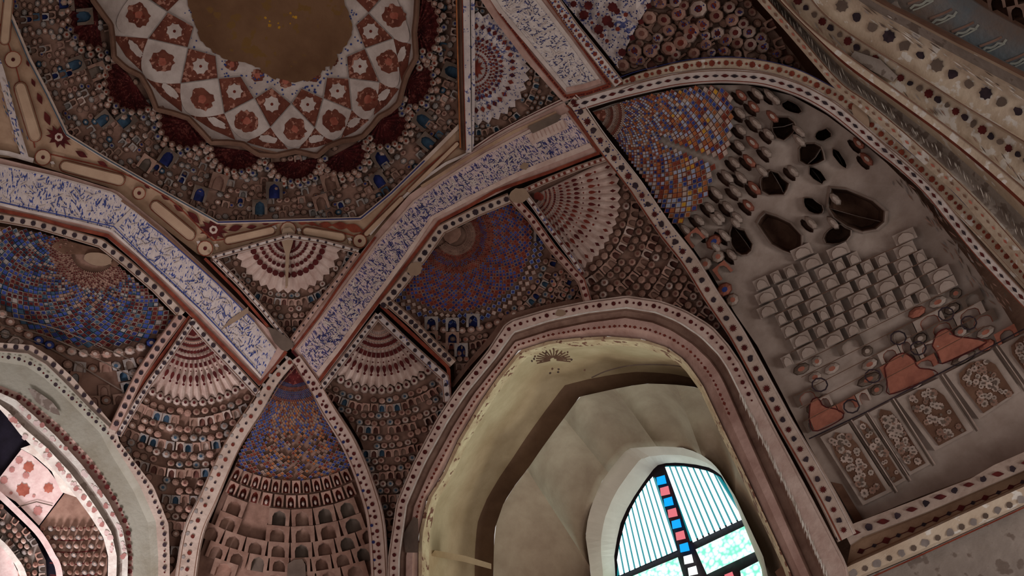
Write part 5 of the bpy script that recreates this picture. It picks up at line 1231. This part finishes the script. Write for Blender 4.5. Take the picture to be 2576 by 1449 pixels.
# chipped pale edge
ed = project(N0, rs_([tuple(p) for p in N0 * .93 + cen * .07]))
vloft(T, 'chipped_edge', [N0, N0 * .985 + cen * .015, N0 * .955 + cen * .045], [.0, .01, -.16], ['niche_edge'], [0, 0], 'chipped pale edge of the soffit')
# inner arch: front lip proud of the soffit end, then facets going back to the embrasure
m1s = [tuple(p) for p in M1]; M2 = rs_(m2); M3 = rs_(m3)
KF = [(1241, 1640), (1326, 1182), (1420, 1052), (1548, 978), (1700, 968), (1850, 1120), (2030, 1640)]
KB = [(1488, 1640), (1484, 1425), (1530, 1188), (1652, 1123), (1766, 1145), (1850, 1250), (1975, 1640)]
DF, DB = rs_(m1, 900), rs_(m2, 900)
def idx(D_, K): return [int(np.argmin(np.linalg.norm(D_ - np.array(q), axis=1))) for q in K]
iF, iB = idx(DF, KF), idx(DB, KB)
for i in range(len(KF) - 1):      # one facet each, hollowed, with a crease between
    k = 10; V = []
    for t in np.linspace(0, 1, k):
        for s_ in np.linspace(0, 1, k):
            p0 = DF[int(round(iF[i] + (iF[i + 1] - iF[i]) * s_))]; p1 = DB[int(round(iB[i] + (iB[i + 1] - iB[i]) * s_))]
            hollow = math.sin(math.pi * s_) ** .6
            V.append((p0 * (1 - t) + p1 * t, -.80 - .75 * t - .16 * math.sin(math.pi * t) - .26 * hollow * (1 - .5 * t)))
    pts = np.array([v[0] for v in V]); ds = np.array([v[1] for v in V])
    fs = [(j * k + q, j * k + q + 1, (j + 1) * k + q + 1, (j + 1) * k + q) for j in range(k - 1) for q in range(k - 1)]
    V3 = P3(pts, ds); rear = P3(pts[-k:], ds[-k:] - .6); front = P3(pts[:k], ds[:k] - .8); o = k * (k - 1)
    V3 = np.vstack([V3, rear, front])
    fs += [(o + q, o + q + 1, k * k + q + 1, k * k + q) for q in range(k - 1)] + [(q, q + 1, k * k + k + q + 1, k * k + k + q) for q in range(k - 1)]
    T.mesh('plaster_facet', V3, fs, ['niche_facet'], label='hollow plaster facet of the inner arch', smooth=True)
# low ledge on the left
T2q = P3([(1082, 1382), (1090, 1366), (1210, 1410), (1242, 1424), (1240, 1440), (1196, 1430)], [-.1, -.1, -.6, -.9, -.9, -.6])
patch(T, 'side_ledge', [(1082, 1398), (1094, 1384), (1170, 1398), (1236, 1418), (1236, 1432), (1170, 1414)], -.45, 'niche_yellow', 20, .25, label='small ledge on the left of the soffit')
# flower remnant on the soffit
for i in range(16):
    a = D2(-200 + i * 14); x, y = 1392 + 8 * math.cos(a), 905 + 5 * math.sin(a)
    strokes(T, [(x, y), (1392 + 44 * math.cos(a), 905 + 26 * math.sin(a))], 3.4, 'niche_brown_shade', -.0, smooth=False)
for _ in range(26): motif(T, rnd.gauss(1395, 34), rnd.gauss(903, 18), 3, 'blob', rnd.choice(['stain', 'niche_brown_shade']), .0)
strokes(T, [(1488, 950), (1530, 932), (1600, 918), (1700, 920), (1752, 935)], 3.2, 'stain', -.25)
flush(T)
# embrasure on the window plane
def wloop(L, d): return P3(L, d, 'window')
T = Thing('window_embrasure', (1560, 1250), 'smooth pale plaster embrasure with a pointed head around the stained glass', 'embrasure', surf='window')
Q2, Q3 = wloop(M2, .30), wloop(project(M2, m3), 0.02)
Mm = wloop(M2 * .5 + project(M2, m3) * .5, .20); Qb = wloop(M2 * 1.0, -.05)
V = np.vstack([Qb, Q2, Mm, Q3]); f = [(j * NN + i, j * NN + i + 1, (j + 1) * NN + i + 1, (j + 1) * NN + i) for j in range(3) for i in range(NN - 1)]
T.mesh('reveal', V, f, ['embrasure'], smooth=False)
# the window: structure with frame and panes
wl = wloop([tuple(p) for p in M3] + [], 0.0)
def wpatch(name, poly, mat, d, th, parent, Oq, label=None):
    V = P3(poly, d + th, 'window'); Vb = P3(poly, d, 'window'); k = len(poly)
    V = np.vstack([V, Vb]) - Oq
    f = [tuple(range(k))] + [(i, (i + 1) % k, k + (i + 1) % k, k + i) for i in range(k)]
    me = bpy.data.meshes.new(name); me.from_pydata(V.tolist(), [], f); me.materials.append(MATS[mat])
    o = bpy.data.objects.new(name, me); C.objects.link(o); o.parent = parent
    if label: o['label'] = label
    return o
Oq = P3([(1710, 1300)], 0, 'window')[0]
win = bpy.data.objects.new('window_1', None); C.objects.link(win); win.location = Oq.tolist(); win['kind'] = 'structure'
win['label'] = 'pointed stained glass window with white strips, blue and red squares and green panes'
wpatch('window_frame', [tuple(p) for p in M3 * 1.03 - cen * .03], 'glass_frame', -.04, .03, win, Oq, 'dark frame and leading')
# strips
up_ = lambda x: np.array([-(.335 + (x - 1710) * .00105), -1.0])
ARCHIN = [(1551, 1449), (1552, 1410), (1560, 1360), (1572, 1315), (1588, 1278), (1608, 1243), (1630, 1212), (1645, 1196), (1662, 1182), (1674, 1174), (1720, 1174), (1752, 1178), (1780, 1185), (1805, 1196), (1824, 1222), (1848, 1262), (1866, 1306), (1878, 1330)]
def rise(b):
    A = np.array(ARCHIN); u = up_(b[0]); best = None
    for p, q in zip(A, A[1:]):
        M_ = np.array([u, p - q]).T
        if abs(np.linalg.det(M_)) < 1e-6: continue
        s, t = np.linalg.solve(M_, p - b)
        if s > 2 and -.01 <= t <= 1.01 and (best is None or s < best): best = s
    return b + u * best if best else None
def strips(b0, b1, n_, gap):
    for i in range(n_):
        s0, s1 = (i + gap) / n_, (i + 1 - gap * .35) / n_
        p, q = b0 * (1 - s0) + b1 * s0, b0 * (1 - s1) + b1 * s1
        tp, tq = rise(p), rise(q)
        if tp is None or tq is None: continue
        wpatch('glass_strip', [tuple(p), tuple(q), tuple(tq), tuple(tp)], 'strip_glass', 0, .03, win, Oq)
strips(np.array([1740., 1366]), np.array([1869., 1306]), 9, .22)
strips(np.array([1556., 1449]), np.array([1704., 1384]), 11, .22)
wpatch('tinted_ground', [(1736, 1362), (1872, 1300), (1862, 1275), (1838, 1235), (1812, 1200), (1780, 1184), (1720, 1172), (1674, 1172)], 'strip_gap', -.01, .01, win, Oq)
wpatch('tinted_ground', [(1552, 1449), (1704, 1384), (1690, 1330), (1648, 1200), (1630, 1212), (1600, 1255), (1572, 1315), (1556, 1380)], 'strip_gap', -.01, .01, win, Oq)
for k, (x, y) in enumerate([(1663, 1208), (1672, 1235), (1681, 1262), (1691, 1290), (1701, 1318), (1711, 1347), (1721, 1377), (1731, 1407), (1742, 1436), (1750, 1462)]):
    mt = ['blue_glass', 'rose_glass', 'blue_glass', 'rose_glass', 'blue_glass', 'rose_glass', 'blue_glass', 'milk_glass', 'milk_glass', 'rose_glass'][k]
    wpatch('glass_square', [(x - 10 - 2, y - 7), (x + 9, y - 13), (x + 14, y + 8), (x - 9, y + 13)], mt, 0, .03, win, Oq)
for q in ([(1750, 1382), (1874, 1323), (1903, 1386), (1778, 1445)], [(1560, 1462), (1705, 1402), (1722, 1460), (1700, 1640), (1560, 1640)], [(1862, 1436), (1910, 1411), (1936, 1480), (1890, 1640)]):
    wpatch('green_pane', q, 'green_glass', 0, .03, win, Oq)
wpatch('rose_pane', [(1822, 1446), (1842, 1438), (1850, 1460), (1830, 1468)], 'rose_glass', 0, .03, win, Oq)
# ================================================================== cornice at the lower right
c0 = [(2118, 1330), (2150, 1316), (2310, 1255), (2384, 1226), (2440, 1205), (2500, 1170), (2620, 1118)]
c1 = [(2140, 1372), (2170, 1352), (2330, 1290), (2400, 1260), (2470, 1230), (2540, 1200), (2640, 1156)]
c2 = [(2130, 1425), (2150, 1412), (2300, 1345), (2400, 1298), (2480, 1262), (2640, 1190)]
c3 = [(2135, 1470), (2180, 1448), (2300, 1398), (2400, 1352), (2500, 1306), (2640, 1240)]
T = moulding('cornice_band', (2384, 1242), 'white cornice band of large dark flowers under the honeycomb niche', c0, c1, [(-1, -.2), (-1, .10), (.9, .12), (1, .02)], 'cream', smooth=False, cat='cornice')
dots(T, [(2105, 1352), (2170, 1332), (2250, 1300), (2384, 1242), (2455, 1212), (2531, 1185), (2620, 1148)], 39, 10, ('blob', 'leaf'), ('dark_paint', 'maroon_paint'), .125, rs=(9, 11), rot=.3); flush(T)
T = moulding('cornice_hollow', (2364, 1309), 'brown hollow of the cornice with a chain of dark diamonds', c1, c2, [(-1, .02), (-.8, -.04), (.8, -.02), (1, .06)], 'tan', smooth=False, cat='cornice')
ch = [(2160, 1389), (2280, 1338), (2364, 1302), (2440, 1268), (2538, 1228), (2620, 1190)]
dots(T, ch, 34, 9, ('diamond', 'diamond'), ('maroon_paint', 'dark_paint'), -.015, rs=(12, 8)); strokes(T, ch, 2, 'maroon_paint', -.02); flush(T)
T = moulding('cornice_bead', (2357, 1370), 'white lower cornice band with a chain of grey beads', c2, c3, [(-1, .06), (-.8, .12), (.7, .10), (1, .02)], 'cream_right', smooth=False, cat='cornice')
dots(T, [(2140, 1444), (2200, 1420), (2357, 1354), (2440, 1316), (2620, 1234)], 33, 8, ('blob', 'dot'), ('petal_grey', 'stain'), .115, rs=(11, 8)); strokes(T, [(2170, 1462), (2300, 1404), (2400, 1358), (2500, 1312), (2620, 1256)], 4, 'red', .03, smooth=False); flush(T)
patch(Thing('wall_below', (2450, 1400)), 'x', [(2130, 1640), (2180, 1450), (2300, 1400), (2400, 1354), (2500, 1308), (2640, 1244), (2640, 1640)], -.03, 'grey', 40, .1, structure='wall_right', label='weathered grey plaster wall under the cornice')
THINGS[-1].o.name = 'unused'; bpy.data.objects.remove(THINGS[-1].o); THINGS.pop()
# ================================================================== left arch and the bay beyond
T = Thing('left_arch', (371, 1222), 'grey pointed arch at the lower left with dark dots and bright inner ridges', 'arch')
l0 = [(-60, 860), (0, 862), (80, 868), (130, 900), (184, 950), (290, 1075), (301, 1112), (387, 1225), (424, 1319), (427, 1400), (427, 1640)]
l1 = [(-60, 884), (0, 885), (70, 890), (118, 920), (165, 965), (262, 1062), (282, 1110), (352, 1222), (392, 1312), (398, 1400), (398, 1640)]
l2 = [(-60, 965), (0, 970), (50, 990), (90, 1020), (150, 1070), (230, 1155), (262, 1200), (300, 1270), (326, 1326), (334, 1400), (332, 1640)]
l3 = [(-60, 985), (0, 988), (40, 1006), (85, 1045), (142, 1098), (205, 1168), (240, 1215), (272, 1260), (308, 1330), (322, 1400), (316, 1640)]
l4 = [(-60, 1000), (0, 1004), (30, 1020), (75, 1060), (130, 1110), (192, 1176), (226, 1222), (258, 1268), (294, 1332), (308, 1400), (302, 1640)]
l5 = [(-60, 1010), (0, 1018), (22, 1036), (62, 1078), (118, 1126), (176, 1188), (212, 1234), (244, 1280), (280, 1338), (294, 1400), (288, 1640)]
l6 = [(-60, 1020), (0, 1030), (18, 1050), (50, 1092), (100, 1142), (160, 1210), (196, 1256), (228, 1300), (260, 1352), (272, 1400), (268, 1640)]
L_ = [match(q, 0) for q in (l0, l1, l2, l3, l4, l5, l6)]
vloft(T, 'dotted_fascia', [L_[0], L_[0], L_[1]], [-.25, .12, .12], ['cream'], [0, 0], 'pale band of dark dots')
vloft(T, 'broad_soffit', [L_[1], L_[1] * .7 + L_[2] * .3, L_[2]], [.12, .05, .03], ['grey_green'], [0, 0], 'broad grey plaster face')
vloft(T, 'pink_fascia', [L_[2], L_[3]], [.03, .0], ['pink'], [0], 'pinkish strip with red dots')
vloft(T, 'outer_ridge', [L_[3], L_[3], L_[4], L_[4]], [.0, .08, .08, -.10], ['ridge_white'], [0, 0, 0], 'bright white ridge')
vloft(T, 'groove', [L_[4], L_[5]], [-.12, -.16], ['grey'], [0], 'grey groove')
vloft(T, 'inner_ridge', [L_[5], L_[5], L_[6], L_[6]], [-.16, -.08, -.10, -1.0], ['ridge_white'], [0, 0, 0], 'bright white inner ridge')
strokes(T, [(-60, 878), (0, 880), (70, 886), (118, 914), (165, 960), (230, 1028), (285, 1080)], 6, 'stain', .13, smooth=False)
dots(T, [(-40, 872), (0, 871), (77, 876), (120, 905), (174, 954), (215, 998), (262, 1046)], 27, 6, ('flower', 'flower'), ('dark_paint',), .13, smooth=False)
dots(T, [(-40, 895), (40, 900), (90, 920), (137, 965), (197, 1015), (280, 1099), (327, 1159), (371, 1222), (401, 1289), (414, 1346), (414, 1449)], 14, 5, ('flower', 'dot'), ('dark_paint', 'maroon_paint'), .13, rs=(5, 2.6), smooth=False)
dots(T, [(-20, 975), (60, 1005), (154, 1089), (215, 1155), (262, 1212), (300, 1275), (322, 1330), (327, 1400), (326, 1449)], 16, 5, ('flower', 'dot'), ('maroon_paint',), .05, rs=(6, 3.6), smooth=False)
for L, nn_ in ((L_[3] * .5 + L_[4] * .5, 40), (L_[5] * .6 + L_[6] * .4, 46)):
    for _ in range(nn_):
        p_ = L[rnd.randrange(20, NN - 1)]; motif(T, p_[0] + rnd.gauss(0, 3), p_[1] + rnd.gauss(0, 3), rnd.uniform(3, 8), 'blob', 'rose_faded' if rnd.random() < .5 else 'pink_bright', .085 if nn_ == 40 else -.075, rnd.random())
motif(T, 110, 1010, (50, 14), 'blob', 'grey', .07, .7); flush(T)
T = Thing('far_bay_vault', (60, 1300), 'sunlit vault seen through the left arch, white with red flowers above brown carved rows', 'vault')
far = [(-80, 990), (0, 1028), (100, 1140), (200, 1262), (262, 1350), (274, 1400), (270, 1640), (-80, 1640)]
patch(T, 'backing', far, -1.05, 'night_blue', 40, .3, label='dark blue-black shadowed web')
patch(T, 'flowered_web', [(-60, 1240), (0, 1200), (54, 1130), (80, 1145), (120, 1180), (162, 1236), (98, 1322), (40, 1262), (0, 1238), (-60, 1200)], -.95, 'pink_bright', 30, .1, label='pinkish white web with red flowers')
for x, y, r in [(72, 1175, 13), (48, 1158, 9), (58, 1232, 16), (10, 1208, 9), (30, 1182, 7), (122, 1228, 12), (95, 1285, 11), (85, 1248, 4), (65, 1196, 8), (28, 1240, 4)]: motif(T, x, y, r, 'flower', 'rose_faded' if r < 12 else 'rose', -.94, rnd.random())
strokes(T, [(45, 1275), (92, 1262), (132, 1272)], 3, 'stain', -.93, smooth=False)
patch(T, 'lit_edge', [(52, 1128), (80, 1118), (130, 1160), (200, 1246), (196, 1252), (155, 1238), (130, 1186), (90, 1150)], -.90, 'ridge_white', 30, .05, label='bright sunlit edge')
fb = [(100, 1324), (165, 1238), (200, 1246), (235, 1310), (262, 1360), (270, 1400), (266, 1640), (170, 1640), (140, 1400)]
patch(T, 'carved_field', fb, -1.0, 'petal_brown', 30, .1)
cl = []
for j, y in enumerate(range(1330, 1480, 22)):
    for i in range(9):
        x = 108 + i * 19 + (j % 2) * 9 + j * 4; q = np.array([(x - 8, y - 9), (x + 8, y - 6), (x + 8, y + 9), (x - 8, y + 6)], float)
        if inpoly([(x, y)], fb)[0]: cl.append((q, PET, -1.0, .10, rnd.choice([('petal', 'petal_rose'), ('petal_grey', 'petal'), ('petal_brown', 'dot_soft')])))
emit(T, 'carved_cell', cl)
for y in range(1320, 1470, 30): strokes(T, [(125, y + 6), (180, y + 10), (245, y + 4)], 3, 'maroon_paint', -.96)
band(T, 'rib_moulding', [(-40, 1215), (0, 1246), (57, 1300), (100, 1345), (130, 1395), (150, 1449), (160, 1640)], 15, [(-1, -.3), (-1, .06), (1, .06), (1, -.3)], 'pink_bright', surf='shell') if False else None
loft(T, 'rib_moulding', offset([(-40, 1215), (0, 1246), (57, 1300), (100, 1345), (130, 1395), (150, 1449), (160, 1640)], 8), offset([(-40, 1215), (0, 1246), (57, 1300), (100, 1345), (130, 1395), (150, 1449), (160, 1640)], -8), [(-1, -1.0), (-1, -.86), (1, -.86), (1, -1.0)], 'pink_bright', n=40, label='slender pink rib')
g2 = [(-40, 1270), (0, 1270), (50, 1318), (90, 1360), (115, 1410), (130, 1640), (70, 1640), (40, 1400), (0, 1350), (-40, 1320)]
patch(T, 'lower_field', g2, -1.0, 'grey', 30, .1)
cellset(T, (-60, 1449), D2(-70), D2(10), 90, 260, 17, g2, [('petal', 'petal_rose'), ('petal_grey', 'petal_grey'), ('petal_rose', 'dot_soft')], d=-1.0, rel=.09, name='lower_cell')
loft(T, 'lower_ridge', [(-40, 1330), (0, 1355), (37, 1395), (70, 1460), (80, 1640)], [(-60, 1350), (-10, 1366), (24, 1402), (52, 1462), (60, 1640)], [(-1, -1.0), (-1, -.84), (1, -.84), (1, -1.0)], 'ridge_white', label='bright ridge at the corner')
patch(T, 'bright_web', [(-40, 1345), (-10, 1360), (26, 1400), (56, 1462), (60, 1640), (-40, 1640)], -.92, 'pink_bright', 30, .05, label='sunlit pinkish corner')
flush(T)
